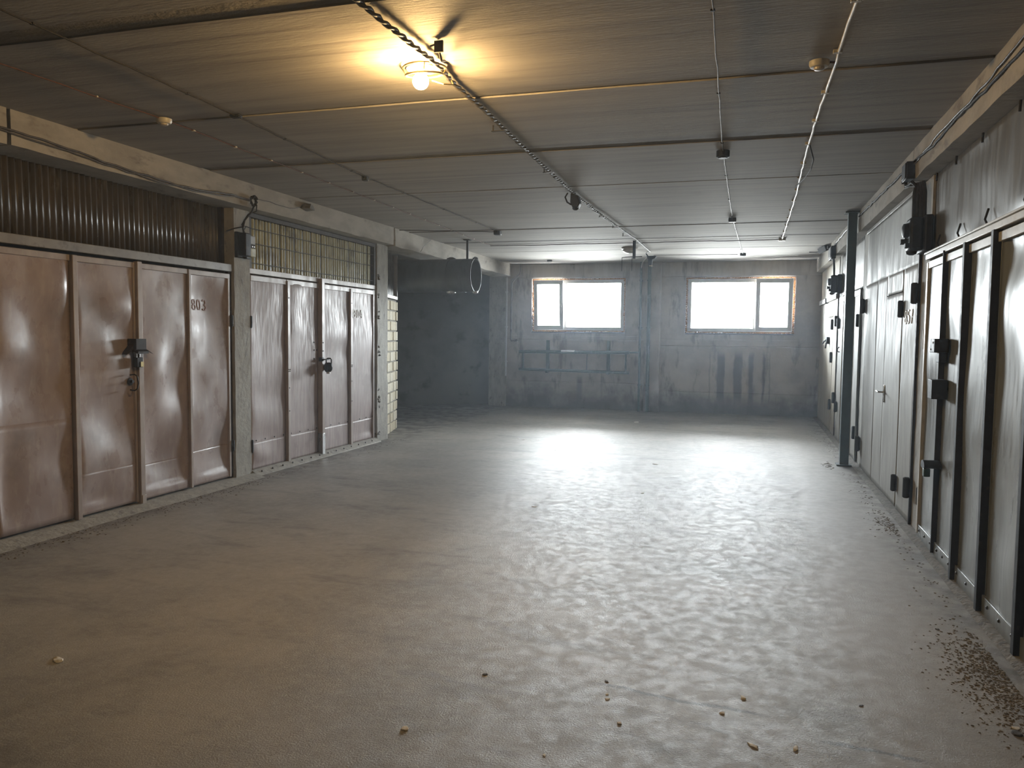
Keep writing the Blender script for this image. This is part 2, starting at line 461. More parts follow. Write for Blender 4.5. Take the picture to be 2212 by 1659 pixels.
# ------------------------------------------------------------------ floor and ceiling
def floor_z(x, y):
    return .004*noise.noise((x*.9, y*.9, 0))
def make_floor():
    b = MB()
    xs = [-10.3+i*(11.9/60) for i in range(61)]
    ys = [-6.2+i*(22.2/110) for i in range(111)]
    vs = [(x, y, floor_z(x, y)) for y in ys for x in xs]
    nx = len(xs)
    b.add(vs, [(j*nx+i, j*nx+i+1, (j+1)*nx+i+1, (j+1)*nx+i) for j in range(len(ys)-1) for i in range(nx-1)])
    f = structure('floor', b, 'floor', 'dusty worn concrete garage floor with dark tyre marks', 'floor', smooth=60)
    return f
make_floor()

joints = [(-5.5, .03), (-4.05, .05), (-2.6, .03), (-1.15, .04), (.28, .03), (1.73, .05), (3.18, .15), (4.61, .028), (6.06, .13), (7.52, .02), (8.97, .025), (10.4, .05),
          (11.72, .06), (13.15, .03), (14.5, .03), (15.75, .02)]
ceil = structure('ceiling', MB().box(-10.4, -6.2, H+.016, 1.7, 16, H+.25), 'grout', 'low grey ceiling of long precast concrete slabs', 'ceiling')
rnd = random.Random(5)
prev = -6.2
for y, g in joints:
    b = MB()
    y1 = y-g
    dz = .003+rnd.choice((0, .002, .004))
    nx = 60
    lo, hi = [], []
    for i in range(nx+1):
        x = -10.4+12.1*i/nx
        lo.append((x, prev+.012*noise.noise((x*1.7, prev, 2)), H+dz))
        hi.append((x, y1+.012*noise.noise((x*1.7, y1, 5)), H+dz))
    vs = lo+hi+[(p[0], p[1], H+.02) for p in lo]+[(p[0], p[1], H+.02) for p in hi]
    n1 = nx+1
    fs = []
    for i in range(nx):
        fs += [(i, n1+i, n1+i+1, i+1), (i, i+1, 2*n1+i+1, 2*n1+i), (n1+i, 3*n1+i, 3*n1+i+1, n1+i+1)]
    b.add(vs, fs)
    b.build('slab', 'ceil', ceil, smooth=20)
    prev = y

# ------------------------------------------------------------------ shell walls
XL, XR = -4.78, 1.23
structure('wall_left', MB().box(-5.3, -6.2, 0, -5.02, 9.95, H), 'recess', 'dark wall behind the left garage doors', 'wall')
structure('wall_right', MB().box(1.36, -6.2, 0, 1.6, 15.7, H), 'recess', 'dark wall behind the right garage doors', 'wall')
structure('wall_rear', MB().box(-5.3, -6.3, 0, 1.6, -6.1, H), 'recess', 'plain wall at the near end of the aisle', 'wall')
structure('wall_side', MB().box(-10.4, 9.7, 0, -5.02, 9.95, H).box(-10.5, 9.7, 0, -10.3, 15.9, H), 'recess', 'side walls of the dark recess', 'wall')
A, B = Vector((-4.80, 15.978)), Vector((-10.4, 12.72))
d2 = (B-A).normalized()
n2 = Vector((-d2.y, d2.x))
if n2.y < 0:
    n2 = -n2
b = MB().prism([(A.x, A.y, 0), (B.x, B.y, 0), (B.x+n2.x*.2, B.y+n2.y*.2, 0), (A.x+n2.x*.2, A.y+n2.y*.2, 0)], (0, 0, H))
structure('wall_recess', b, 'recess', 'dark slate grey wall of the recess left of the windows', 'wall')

# back wall: two rows of panels with two window openings
wb = root('wall_back', (-1.8, YB+.12, 0), 'stained grey end wall with two bright windows', 'wall', None, 'structure')
def panel(x0, x1, z0, z1, name='wall_panel', dy=0.):
    MB().box(x0, YB+dy, z0, x1, YB+.25, z1).build(name, 'back', wb, bevel=.006)
g = .006
panel(-5.06, -1.80, 0, .52)
panel(-5.06, -1.80, .52+g, 1.36)
MB().box(-5.06, YB+.25, 0, -4.92, YB+.75, H).build('wall_return', 'back', wb)
panel(-1.79, 1.4, 0, .40)
panel(-1.79, 1.4, .40+g, 1.27)
panel(-5.06, -1.80, 1.36+g, 1.445, 'ledge', -.006)
panel(-1.79, 1.4, 1.27+g, 1.40, 'ledge', -.007)
for a, c, z in ((-5.06, -1.80, .523), (-5.06, -1.80, 1.363), (-1.79, 1.4, .403), (-1.79, 1.4, 1.273), (-5.06, -1.80, 1.448), (-1.79, 1.4, 1.403),
                (-5.06, -1.80, WINS[0][3]+.003), (-1.79, 1.4, WINS[1][3]+.003)):
    MB().box(a, YB+.012, z-.012, c, YB+.075, z+.012).build('joint', 'back', wb)
for (x0, x1, z0, z1), a, c, zl in ((WINS[0], -5.06, -1.80, 1.445), (WINS[1], -1.79, 1.4, 1.40)):
    b = MB().box(a, YB, zl+g, x0, YB+.25, z1).box(x1, YB, zl+g, c, YB+.25, z1).box(x0, YB, zl+g, x1, YB+.25, z0)
    b.build('wall_panel', 'back', wb)
    panel(a, c, z1+g, H, 'lintel_panel', -.004)

# pilaster in the middle of the end wall
structure('pillar', MB().box(-1.93, YB-.12, 0, -1.63, YB+.02, H), 'back', 'dark pilaster between the two windows on the end wall', 'pillar', bevel=.01)

# windows
def window(name, win, sash_left, label):
    x0, x1, z0, z1 = win
    y = YB+.09
    w = root(name, ((x0+x1)/2, y, z0), label, 'window', None, 'structure')
    t = .068
    xm = x0+.66 if sash_left else x1-.70
    fr = MB()
    fr.box(x0+.035, y, z0+.03, x1-.035, y+.07, z0+.03+t).box(x0+.035, y, z1-.03-t, x1-.035, y+.07, z1-.03)
    fr.box(x0+.035, y, z0+.03+t, x0+.035+t, y+.07, z1-.03-t).box(x1-.035-t, y, z0+.03+t, x1-.035, y+.07, z1-.03-t)
    fr.box(xm-.035, y, z0+.03+t, xm+.035, y+.07, z1-.03-t)
    fr.build('window_frame', 'pvc', w, bevel=.004)
    # fixed pane
    a, c = (xm+.035, x1-.035-t) if sash_left else (x0+.035+t, xm-.035)
    MB().box(a, y+.03, z0+.03+t, c, y+.036, z1-.03-t).build('pane', 'glass', w)
    # tilted sash, hinged at the bottom and leaning into the room
    a, c = (x0+.05, xm-.01) if sash_left else (xm+.01, x1-.05)
    zb, zt = z0+.05, z1-.05
    lean = .10
    def P(x, h, dy):           # h 0..1
        return (x, y-.02-lean*h+dy, zb+(zt-zb)*h)
    sw = .075
    k = sw/(zt-zb)
    sb = MB()
    for xa, xb, ha, hb in ((a, c, 0, k), (a, c, 1-k, 1), (a, a+sw, k, 1-k), (c-sw, c, k, 1-k)):
        sb.prism([P(xa, ha, 0), P(xb, ha, 0), P(xb, hb, 0), P(xa, hb, 0)], (0, -.06, 0))
    sash = sb.build('sash', 'pvc', w, bevel=.004)
    MB().prism([P(a+sw, k, -.03), P(c-sw, k, -.03), P(c-sw, 1-k, -.03), P(a+sw, 1-k, -.03)], (0, -.006, 0)).build('pane', 'glass', sash)
    hx = c-.035 if sash_left else a+.035
    hm = .47
    hb_ = MB()
    p = Vector(P(hx, hm, -.065))
    hb_.box(p.x-.014, p.y-.008, p.z-.035, p.x+.014, p.y+.006, p.z+.035)
    hb_.box(p.x-.008, p.y-.04, p.z-.008, p.x+.008, p.y, p.z+.008).box(p.x-.009, p.y-.045, p.z-.008, p.x+.009, p.y-.03, p.z+.12)
    hb_.build('handle', 'pvc', sash, bevel=.003)
    # mounting foam squeezed out all round
    r = random.Random(3 if sash_left else 8)
    fm = MB()
    def run(p0, p1, heavy):
        p0, p1 = Vector(p0), Vector(p1)
        n = int((p1-p0).length/.035)
        for i in range(n+1):
            q = p0.lerp(p1, i/n)
            rad = r.uniform(.018, .032)*heavy
            fm.lump(q+Vector((r.uniform(-.006, .006), r.uniform(-.02, .01), -.01)), rad, r, 1.1, 7)
    yy = y+.02
    run((x0+.014, yy-.05, z0+.02), (x0+.014, yy-.05, z1-.02), 1.15)
    run((x1-.014, yy-.05, z0+.02), (x1-.014, yy-.05, z1-.02), 1.05)
    run((x0+.02, yy-.05, z1-.012), (x1-.02, yy-.05, z1-.012), 1.0)
    run((x0+.02, yy-.03, z0+.012), (x1-.02, yy-.03, z0+.012), .8)
    fm.box(x0+.001, y+.01, z0+.001, x0+.036, y+.055, z1-.001).box(x1-.036, y+.01, z0+.001, x1-.001, y+.055, z1-.001)
    fm.box(x0+.036, y+.01, z1-.032, x1-.036, y+.055, z1-.001).box(x0+.036, y+.01, z0+.001, x1-.036, y+.055, z0+.032)
    tag(fm.build('foam_seal', 'foam', w, smooth=80), 'lumpy orange mounting foam around the frame')
    MB().box(x0+.01, YB-.03, z0-.02, x1-.01, YB+.08, z0+.004).build('window_sill', 'back', w, bevel=.004)
window('window_1', WINS[0], True, 'left white plastic window with its narrow sash tilted open')
window('window_2', WINS[1], False, 'right white plastic window with its narrow sash on the right')

# thin glare haze filling the aisle, added to stand in for bluish lens glare
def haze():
    m = N('glare haze')
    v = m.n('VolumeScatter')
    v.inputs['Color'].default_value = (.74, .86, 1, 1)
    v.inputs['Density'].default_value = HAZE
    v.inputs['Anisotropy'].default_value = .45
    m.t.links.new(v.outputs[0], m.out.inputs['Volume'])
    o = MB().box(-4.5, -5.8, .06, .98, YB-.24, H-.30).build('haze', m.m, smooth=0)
    tag(o, 'thin bluish glare haze added before the windows', 'haze', None, 'stuff')
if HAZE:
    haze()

# unseen, added canopy over the windows outside; it keeps the high sky off the far floor
structure('light_blocker', MB().box(-9, YB+.25, 2.95, 5, YB+2.8, 3.12), 'bouncePale', 'light bouncing white canopy added outside above the windows, out of view', 'sky blocker')

# ------------------------------------------------------------------ beams
def beam(name, x0, x1, ya, yb, z0, label, mat='beam', seed=1, topstrip=True):
    """long beam with a wavering arris; the soffit faces down"""
    b = MB()
    n = max(8, int((yb-ya)/.12))
    r = Vector((seed*3.1, 0, 0))
    left = x0 < -2
    prof = lambda y, i: .008*noise.noise((y*3, i*5, seed))
    rings = []
    for i in range(n+1):
        y = ya+(yb-ya)*i/n
        if left:
            rings.append([(x0, y, H+.01), (x0, y, z0+prof(y, 4)), (x1+prof(y, 1), y, z0+.012+prof(y, 2)), (x1+.004+prof(y, 3), y, (z0+H)/2), (x1+prof(y, 5), y, H+.01)])
        else:
            rings.append([(x1, y, H+.01), (x1, y, z0+prof(y, 4)), (x0+prof(y, 1), y, z0+.012+prof(y, 2)), (x0-.004+prof(y, 3), y, (z0+H)/2), (x0+prof(y, 5), y, H+.01)])
    vs = [p for q in rings for p in q]
    fs = []
    for i in range(n):
        for k in range(4):
            q = (i*5+k, i*5+k+1, i*5+6+k, i*5+5+k)
            fs.append(q if not left else q[::-1])
    fs += [(0, 1, 2, 3, 4), tuple(n*5+k for k in (4, 3, 2, 1, 0))]
    b.add(vs, fs)
    return structure(name, b, mat, label, 'beam', smooth=50)
beam('beam', -5.1, -4.62, -6.2, 4.045, 2.63, 'short stretch of plaster beam left of the vertical crack', seed=1)
beam('beam', -5.1, -4.62, 4.075, 9.86, 2.63, 'long plaster beam over the brown doors', seed=2)
beam('beam', -5.0, -4.63, 9.93, YB, 2.62, 'pale plaster beam spanning the dark recess', seed=3)
beam('beam', 1.147, 1.50, -6.2, 6.62, 2.627, 'plaster beam above the dark grey door', seed=4)
beam('beam', 1.15, 1.50, 6.65, YB, 2.627, 'plaster beam above the pale doors', seed=5)

# ------------------------------------------------------------------ pillars between the doors
def pillar(x0, x1, y0, y1, z1, label, rough=0., seed=0):
    b = MB()
    n = 26
    rings = []
    cx, cy = (x0+x1)/2, (y0+y1)/2
    for i in range(n+1):
        z = z1*i/n
        ring = []
        for x, y in ((x0, y0), (cx, y0), (x1, y0), (x1, cy), (x1, y1), (cx, y1), (x0, y1), (x0, cy)):
            q = .004+rough
            ring.append((x+q*noise.noise((x*5+seed, y*5, z*6)), y+q*noise.noise((x*5+9, y*5+seed, z*6)), z))
        rings.append(ring)
    vs = [p for r in rings for p in r]
    fs = []
    for i in range(n):
        for k in range(8):
            k2 = (k+1) % 8
            fs.append((i*8+k, i*8+k2, i*8+8+k2, i*8+8+k))
    fs.append(tuple(range(8))[::-1])
    fs.append(tuple(n*8+k for k in range(8)))
    b.add(vs, fs)
    return structure('pillar', b, 'pillar', label, 'pillar', smooth=30)
pillar(-5.05, -4.765, 3.74, 3.99, 2.635, 'concrete pillar left of the first brown door')
pillar(-5.05, -4.755, 6.58, 6.83, 2.635, 'pale concrete pillar between the two brown doors', .002, 3)
pl = pillar(-5.05, -4.745, 9.625, 9.94, 2.64, 'chipped concrete pillar beside the yellow brick wall', .007, 6)
r = random.Random(12)
b = MB()
for z, hh, ww in ((1.95, .10, .02), (1.70, .12, .025), (1.22, .16, .035), (.62, .22, .055), (.50, .15, .06), (2.2, .08, .02), (.1, .06, .03)):
    for k in range(9):
        b.lump((-4.768, 9.655+r.uniform(0, ww), z+r.uniform(-hh/2, hh/2)), r.uniform(.026, .046), r, .8, 8)
tag(b.build('broken_patch', 'broken', pl, smooth=30), 'dark broken patches along the door edge')
pillar(1.245, 1.40, 6.40, 6.70, 2.63, 'grey brown pillar between the dark grey door and the stencilled door', .002, 9)
pillar(1.245, 1.40, 9.62, 9.92, 2.63, 'light grey pillar behind the dark green post', .002, 11)
pillar(1.245, 1.40, 12.15, 12.45, 2.63, 'grey pillar beside the farthest cream door', .002, 13)
pillar(-5.08, -4.72, YB-.06, YB+.02, 2.63, 'flat pillar ending the recess left of the window', .003, 15)

# ------------------------------------------------------------------ stencil digits
def arc(cx, cy, rx, ry, a0, a1, n=10):
    return [(cx+rx*math.cos(math.radians(a0+(a1-a0)*i/n)), cy+ry*math.sin(math.radians(a0+(a1-a0)*i/n))) for i in range(n+1)]
DIG = {
    '8': [arc(.3, .74, .22, .22, 100, 260), arc(.3, .74, .22, .22, 80, -80), arc(.3, .26, .25, .24, 100, 260), arc(.3, .26, .25, .24, 80, -80)],
    '0': [arc(.3, .5, .24, .48, 105, 255), arc(.3, .5, .24, .48, 75, -75)],
    '3': [arc(.26, .74, .24, .23, 150, 80, 6), arc(.26, .74, .24, .23, 65, -70), arc(.26, .26, .26, .25, 75, -70), arc(.26, .26, .26, .25, -90, -150, 6)],
    '4': [[(.36, .98), (.05, .34)], [(.08, .28), (.33, .28)], [(.44, .98), (.44, .36)], [(.44, .28), (.44, .0)], [(.47, .3), (.6, .3)]],
    '5': [[(.12, .95), (.5, .95)], [(.12, .9), (.10, .55)], arc(.26, .3, .26, .28, 120, -60), arc(.26, .3, .26, .28, -85, -150, 6)],
    '7': [[(.05, .95), (.55, .95)], [(.52, .86), (.36, .5)], [(.33, .44), (.22, .0)]],
}
def number(text, mat, parent, fn, y0, z0, h, w, direction, thick=.11):
    """fn(y, z) gives the x of the sheet; direction is the sense of reading along y"""
    b = MB()
    out = 1 if direction > 0 else -1
    for ci, ch in enumerate(text):
        for st in DIG[ch]:
            L, Rr = [], []
            for i, (px, pz) in enumerate(st):
                a = st[max(0, i-1)]
                c = st[min(len(st)-1, i+1)]
                t = Vector((c[0]-a[0], c[1]-a[1])).normalized()
                nn = Vector((-t.y, t.x))*thick/2
                for lst, sg in ((L, 1), (Rr, -1)):
                    u = px+nn.x*sg+ci*.85
                    v = pz+nn.y*sg
                    y = y0+direction*u*w
                    z = z0+v*h
                    lst.append((y, z))
            for i in range(len(st)-1):
                q = [L[i], L[i+1], Rr[i+1], Rr[i]]
                q = [(fn(y, z)+out*.006, y, z) for y, z in q]
                b.prism(q, (-out*.005, 0, 0))
    return tag(b.build('stencil_number', mat, parent, smooth=0), None, None, None, 'stuff')

# ------------------------------------------------------------------ sheet metal leaves
def dents(seed, y0, y1, z0, z1, amp, count):
    r = random.Random(seed)
    ds = [(r.uniform(y0, y1), r.uniform(z0, z1), r.uniform(.15, .34), r.uniform(.11, .30), r.choice((-1, 1))*r.uniform(.35, 1)*amp) for _ in range(count)]
    def f(y, z):
        e = min(1, (y-y0)/.07, (y1-y)/.07, (z-z0)/.06, (z1-z)/.06)
        e = max(0, e)
        e = e*e*(3-2*e)
        s = 0
        for cy, cz, sy, sz, a in ds:
            s += a*math.exp(-((y-cy)/sy)**2-((z-cz)/sz)**2)
        s += amp*.35*noise.noise((y*3+seed, z*2.2, seed*.7))
        return e*s
    return f
def sheet(name, mat, parent, x, y0, y1, z0, z1, face, fn=None, ny=22, nz=44, thick=.004):
    b = MB()
    vs = []
    for j in range(nz+1):
        z = z0+(z1-z0)*j/nz
        for i in range(ny+1):
            y = y0+(y1-y0)*i/ny
            vs.append((x+face*(fn(y, z) if fn else 0), y, z))
    fs = [(j*(ny+1)+i, j*(ny+1)+i+1, (j+1)*(ny+1)+i+1, (j+1)*(ny+1)+i) for j in range(nz) for i in range(ny)]
    if face < 0:
        fs = [q[::-1] for q in fs]
    b.add(vs, fs)
    return b.build(name, mat, parent, smooth=60, solid=thick)

def hinge(parent, x, y, z, face, h=.10, r=.016, mat='darkSteel', name='hinge'):
    b = MB().cyl((x+face*r, y, z-h/2), (x+face*r, y, z+h/2), r, 12)
    b.cyl((x+face*r, y, z-h/2-.006), (x+face*r, y, z-h/2), r*.7, 8).cyl((x+face*r, y, z+h/2), (x+face*r, y, z+h/2+.006), r*.7, 8)
    b.box(min(x, x+face*.006), y-.035, z-h*.42, max(x, x+face*.006), y+.035, z+h*.42)
    return b.build(name, mat, parent, smooth=40)

def rivets(parent, pts, face, r=.008, mat='bolt'):
    b = MB()
    for x, y, z in pts:
        b.lathe((x, y, z), (face, 0, 0), [(r, 0), (r*.95, r*.35), (r*.5, r*.7)], 7)
    return tag(b.build('rivet_row', mat, parent), None, None, None, 'stuff')

# ---- door 1 (left, nearest): four dented leaves, centre lock, ribbed transom
d1 = root('garage_gate', (XL, 5.29, 0), 'large dented brown steel garage door numbered 803', 'garage door', 'garage doors along the aisle')
seams = [4.03, 4.665, 5.305, 5.935, 6.53]
lowz = [.80, .37, .335, .37]
for i in range(4):
    y0, y1 = seams[i], seams[i+1]
    zb, zt = .055, 2.0
    fn = dents(31+i*3, y0, y1, .1, zt, .034, 9)
    f2 = (lambda fn, zs: lambda y, z: fn(y, z))(fn, 0)
    leaf = sheet('leaf', 'brownA', d1, XL, y0+.004, y1-.004, zb, zt, 1, fn)
    # lapped kick plate
    kick = sheet('kick_plate', 'brownA', leaf, XL+.003, y0+.012, y1-.012, zb-.004, lowz[i], 1, fn, 18, 16, .0025)
    MB().box(XL-.01, y0+.004, zt-.045, XL+.014, y1-.004, zt).build('top_rail', 'brownEdge', leaf, bevel=.003)
    if i == 1:
        e = MB().box(XL-.01, y0+.004, zb-.02, XL+.032, y0+.046, zt).build('edge_strip', 'brownEdge', leaf, bevel=.003)
        MB().box(XL-.01, y1-.024, zb-.01, XL+.016, y1-.006, zt).build('edge_strip', 'brownEdge', leaf, bevel=.003)
    if i == 2:
        MB().box(XL-.01, y0+.001, .02, XL+.036, y0+.052, zt+.01).build('edge_strip', 'brownEdge', leaf, bevel=.003)
        MB().box(XL-.004, y0+.008, -.002, XL+.042, y0+.052, .10).build('foot_bolt', 'brownEdge', leaf, bevel=.003)
    if i == 3:
        MB().box(XL-.01, y0+.002, zb-.01, XL+.022, y0+.032, zt).build('edge_strip', 'brownEdge', leaf, bevel=.003)
        MB().box(XL-.01, y1-.03, zb-.005, XL+.012, y1-.004, zt).build('edge_strip', 'brownEdge', leaf, bevel=.003)
        tag(number('803', 'redPaint', leaf, lambda y, z: XL+fn(y, z), 6.04, 1.645, .095, .092, 1), 'faint red stencilled 803')
hinge(d1, XL, 6.545, 1.555, 1, .10)
hinge(d1, XL, 6.545, .35, 1, .10)
MB().box(XL-.05, 6.535, .03, XL-.004, 6.575, 2.04).build('frame_post', 'brownSteel', d1, bevel=.003)
MB().box(XL-.05, 4.0, 2.025, XL+.012, 6.575, 2.095).build('lintel_rail', 'greyEdge', d1, bevel=.004)
b = MB()
n = 46
xs0 = -4.90
vs = []
for i in range(n*4+1):
    y = 4.0+(6.54-4.0)*i/(n*4)
    k = (i % 4)/4
    x = xs0+(.013, .010, -.009, -.006)[i % 4]
    wv = .006*noise.noise((y*2, 0, 3))
    vs += [(x+wv, y, 2.085), (x+wv*2-.002, y, 2.35), (x+wv-.01, y, 2.64)]
fs = []
for i in range(n*4):
    for k in range(2):
        a = i*3+k
        fs.append((a, a+3, a+4, a+1))
b.add(vs, fs)
tag(b.build('ribbed_transom', 'ribDark', d1, smooth=25, solid=.003), 'dark ribbed sheet above the leaves')
MB().box(-4.93, 6.535, 2.09, -4.86, 6.575, 2.64).build('frame_post', 'brownSteel', d1)
# lock hood with its flaps, and wire handle
hood = MB()
hx, hy, hz = XL+.034, 5.275, 1.30
hood.box(hx-.03, hy-.055, hz+.0, hx+.055, hy+.055, hz+.085)
hood.prism([(hx-.01, hy-.055, hz+.03), (hx+.075, hy-.055, hz-.015), (hx+.075, hy-.062, hz-.035), (hx-.01, hy-.06, hz-.0)], (0, .118, 0))
hood.prism([(hx-.01, hy+.055, hz+.04), (hx+.03, hy+.125, hz-.02), (hx+.045, hy+.125, hz-.03), (hx+.03, hy+.055, hz+.0)], (.02, 0, -.012))
hood.prism([(hx-.02, hy-.055, hz+.04), (hx-.02, hy-.06, hz+.0), (hx-.02, hy-.13, hz-.04), (hx-.02, hy-.12, hz-.02)], (.05, 0, 0))
hood.build('lock_hood', 'brownSteel', d1, bevel=.002)
h = MB()
loop = [(XL+.03, 5.21, 1.095), (XL+.07, 5.215, 1.10), (XL+.088, 5.225, 1.085), (XL+.09, 5.235, 1.03), (XL+.088, 5.225, .985), (XL+.07, 5.215, .97), (XL+.03, 5.21, .975)]
h.tube(loop, .0055, 8)
h.lathe((XL+.008, 5.235, 1.04), (1, 0, 0), [(.03, 0), (.028, .006), (.012, .01), (.012, .03)], 12)
h.build('pull_handle', 'darkSteel', d1)
# the padlock under the hood
pk = root('padlock', (hx+.03, hy, 1.17), 'small dark box padlock hanging under the lock hood of the brown door numbered 803', 'padlock')
MB().box(hx+.0, hy-.035, 1.155, hx+.042, hy+.032, 1.235).build('lock_body', 'darkSteel', pk, bevel=.005)
MB().tube([(hx+.02, hy-.018, 1.23), (hx+.02, hy-.018, 1.275), (hx+.02, hy-.01, 1.288), (hx+.02, hy+.008, 1.288), (hx+.02, hy+.016, 1.275), (hx+.02, hy+.016, 1.23)], .006, 8).build('shackle', 'galv', pk)
MB().box(hx+.042, hy+.0, 1.16, hx+.048, hy+.032, 1.20).build('keyhole_cover', 'brass', pk)
# sill under door 1
structure('trim_1', MB().prism([(-5.0, 3.5, 0), (-4.60, 3.5, 0), (-4.72, 3.5, .03), (-5.0, 3.5, .04)], (0, 3.34, 0)), 'pillar', 'low crumbling concrete sill under the brown door numbered 803', 'sill')

# ---- door 2
d2o = root('garage_gate', (XL, 8.2, 0), 'plum brown riveted steel garage door with a white stencilled 804', 'garage door', 'garage doors along the aisle')
seams = [6.85, 7.49, 8.165, 8.90, 9.59]
for i in range(4):
    y0, y1 = seams[i], seams[i+1]
    zb, zt = .06, 2.02
    fn = dents(71+i*5, y0, y1, .1, zt, .014, 8)
    leaf = sheet('leaf', 'brownB', d2o, XL, y0+.004, y1-.004, zb, zt, 1, fn)
    kick = sheet('kick_plate', 'brownB', leaf, XL+.003, y0+.012, y1-.012, zb-.004, .33, 1, fn, 18, 12, .0025)
    MB().box(XL-.01, y0+.004, zt-.06, XL+.018, y1-.004, zt-.005).build('top_rail', 'brownEdge', leaf, bevel=.003)
    if i in (1, 3):
        MB().box(XL-.01, y0+.002, zb-.01, XL+.032, y0+.05, zt-.02).build('edge_strip', 'brownEdge', leaf, bevel=.003)
        rivets(leaf, [(XL+.032, y0+.026+dy, z) for z in (1.82, 1.05, 1.03, .85, .6) for dy in ((-.012, .012) if 1 < z < 1.06 else (0,))], 1, .007)
    if i == 2:
        tag(MB().box(XL-.01, y0+.002, .28, XL+.055, y0+.062, zt+.055).build('edge_strip', 'brownEdge', leaf, bevel=.003), 'wide proud centre strip')
        tag(MB().box(XL-.01, y0+.002, .0, XL+.056, y0+.063, .28).build('edge_strip', 'galv', leaf, bevel=.003), 'bare pale foot of the centre strip')
        rivets(leaf, [(XL+.056, y0+.02, z) for z in (1.335, 1.24)], 1, .008)
    if i == 1:
        rivets(leaf, [(XL+fn(y1-.10, z)+.001, y1-.10, z) for z in (1.34, 1.25, 1.15)]+[(XL+.004, y1-.04, 1.25)], 1, .010)
    if i == 3:
        MB().box(XL-.01, y1-.05, zb, XL+.02, y1-.02, zt).build('edge_strip', 'brownEdge', leaf, bevel=.003)
        tag(number('804', 'whitePaint', leaf, lambda y, z: XL+fn(y, z), 9.01, 1.645, .10, .105, 1), 'white stencilled 804')
    k = 4
    rivets(kick, [(XL+.010+fn(y0+.08+(y1-y0-.14)*q/(k-1), .345), y0+.08+(y1-y0-.14)*q/(k-1), .348) for q in range(k)], 1, .009)
hinge(d2o, XL, 6.845, 1.55, 1, .11, .018)
hinge(d2o, XL, 6.845, .30, 1, .12, .018)
for ya, yb in ((6.835, 6.85), (9.595, 9.62)):
    MB().box(XL-.06, ya, .02, XL-.002, yb, 2.63).build('frame_post', 'brownSteel', d2o)
MB().box(XL-.06, 6.835, 2.03, XL+.014, 9.62, 2.085).build('lintel_rail', 'brownEdge', d2o, bevel=.004)
MB().box(XL-.06, 6.835, 2.585, XL+.016, 9.62, 2.632).build('transom_rail', 'brownSteel', d2o, bevel=.004)
MB().box(XL-.04, 6.835, 2.085, XL+.014, 6.875, 2.585).build('transom_post', 'brownSteel', d2o, bevel=.004)
MB().box(XL-.04, 9.57, 2.085, XL+.016, 9.62, 2.585).build('transom_post', 'brownSteel', d2o, bevel=.004)
# profiled glass strips behind a grille of rods
n = 48
for i in range(n):
    y = 6.885+(9.56-6.885)*i/n
    w = (9.56-6.885)/n
    sx_ = rnd.uniform(-.006, .006)
    vs = []
    for q in range(4):
        a = q/3
        vs.append((XL-.03+.014*math.sin(a*PI)+sx_, y+.007+(w-.014)*a))
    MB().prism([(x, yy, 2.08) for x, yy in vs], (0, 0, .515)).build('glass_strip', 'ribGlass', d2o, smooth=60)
MB().box(XL-.075, 6.84, 2.06, XL-.062, 9.60, 2.62).build('transom_backing', 'ribDark', d2o)
for z in (2.14, 2.335, 2.48):
    MB().tube([(XL+.003, 6.86, z), (XL+.003, 8.2, z-.004), (XL+.003, 9.58, z+.002)], .004, 6).build('grille_rod', 'brownSteel', d2o)
# sloped threshold with bolts
th = MB().prism([(XL-.06, 6.84, 0), (XL+.10, 6.84, 0), (XL+.095, 6.84, .012), (XL+.02, 6.84, .055), (XL-.06, 6.84, .055)], (0, 2.78, 0)).build('threshold', 'pillar', d2o, bevel=.003)
rivets(th, [(XL+.06, 6.95+i*.19, .036) for i in range(14)], 1, .012)
# round padlock
px, py, pz = XL+.12, 8.205, 1.05
pk = root('padlock', (px, py, pz), 'round bodied padlock with bright face on the door with the white 804', 'padlock')
MB().lathe((px-.012, py, pz), (.55, .83, 0), [(.044, -.03), (.056, -.025), (.058, .02), (.05, .03)], 20).build('lock_body', 'blackPlastic', pk)
MB().lathe((px-.012+.0166, py+.025, pz), (.55, .83, 0), [(.046, 0), (.046, .004), (.04, .006)], 20).build('lock_face', 'chrome', pk)
MB().lathe((px-.01, py+.0, pz-.064), (0, 0, 1), [(.012, -.012), (.022, -.008), (.022, .01)], 14).build('key_cover', 'galv', pk)
MB().tube([(px-.03, py-.012, pz+.04), (px-.03, py-.012, pz+.085), (px-.015, py-.005, pz+.105), (px+.01, py+.008, pz+.105), (px+.022, py+.014, pz+.09), (px+.022, py+.014, pz+.04)], .008, 8).build('shackle', 'darkSteel', pk)
b = MB().box(XL+.04, py-.05, pz+.085, XL+.10, py+.05, pz+.097)
b.box(XL+.02, py-.06, pz+.07, XL+.062, py-.02, pz+.115)
b.build('hasp', 'darkSteel', d2o, bevel=.002)

# ------------------------------------------------------------------ right side doors
def plain_leaf(parent, mat, x, y0, y1, z0, z1, seed, amp, cnt=6, ny=18, nz=40):
    fn = dents(seed, y0, y1, z0, z1, amp, cnt)
    return sheet('leaf', mat, parent, x, y0+.004, y1-.004, z0, z1, -1, fn, ny, nz), fn

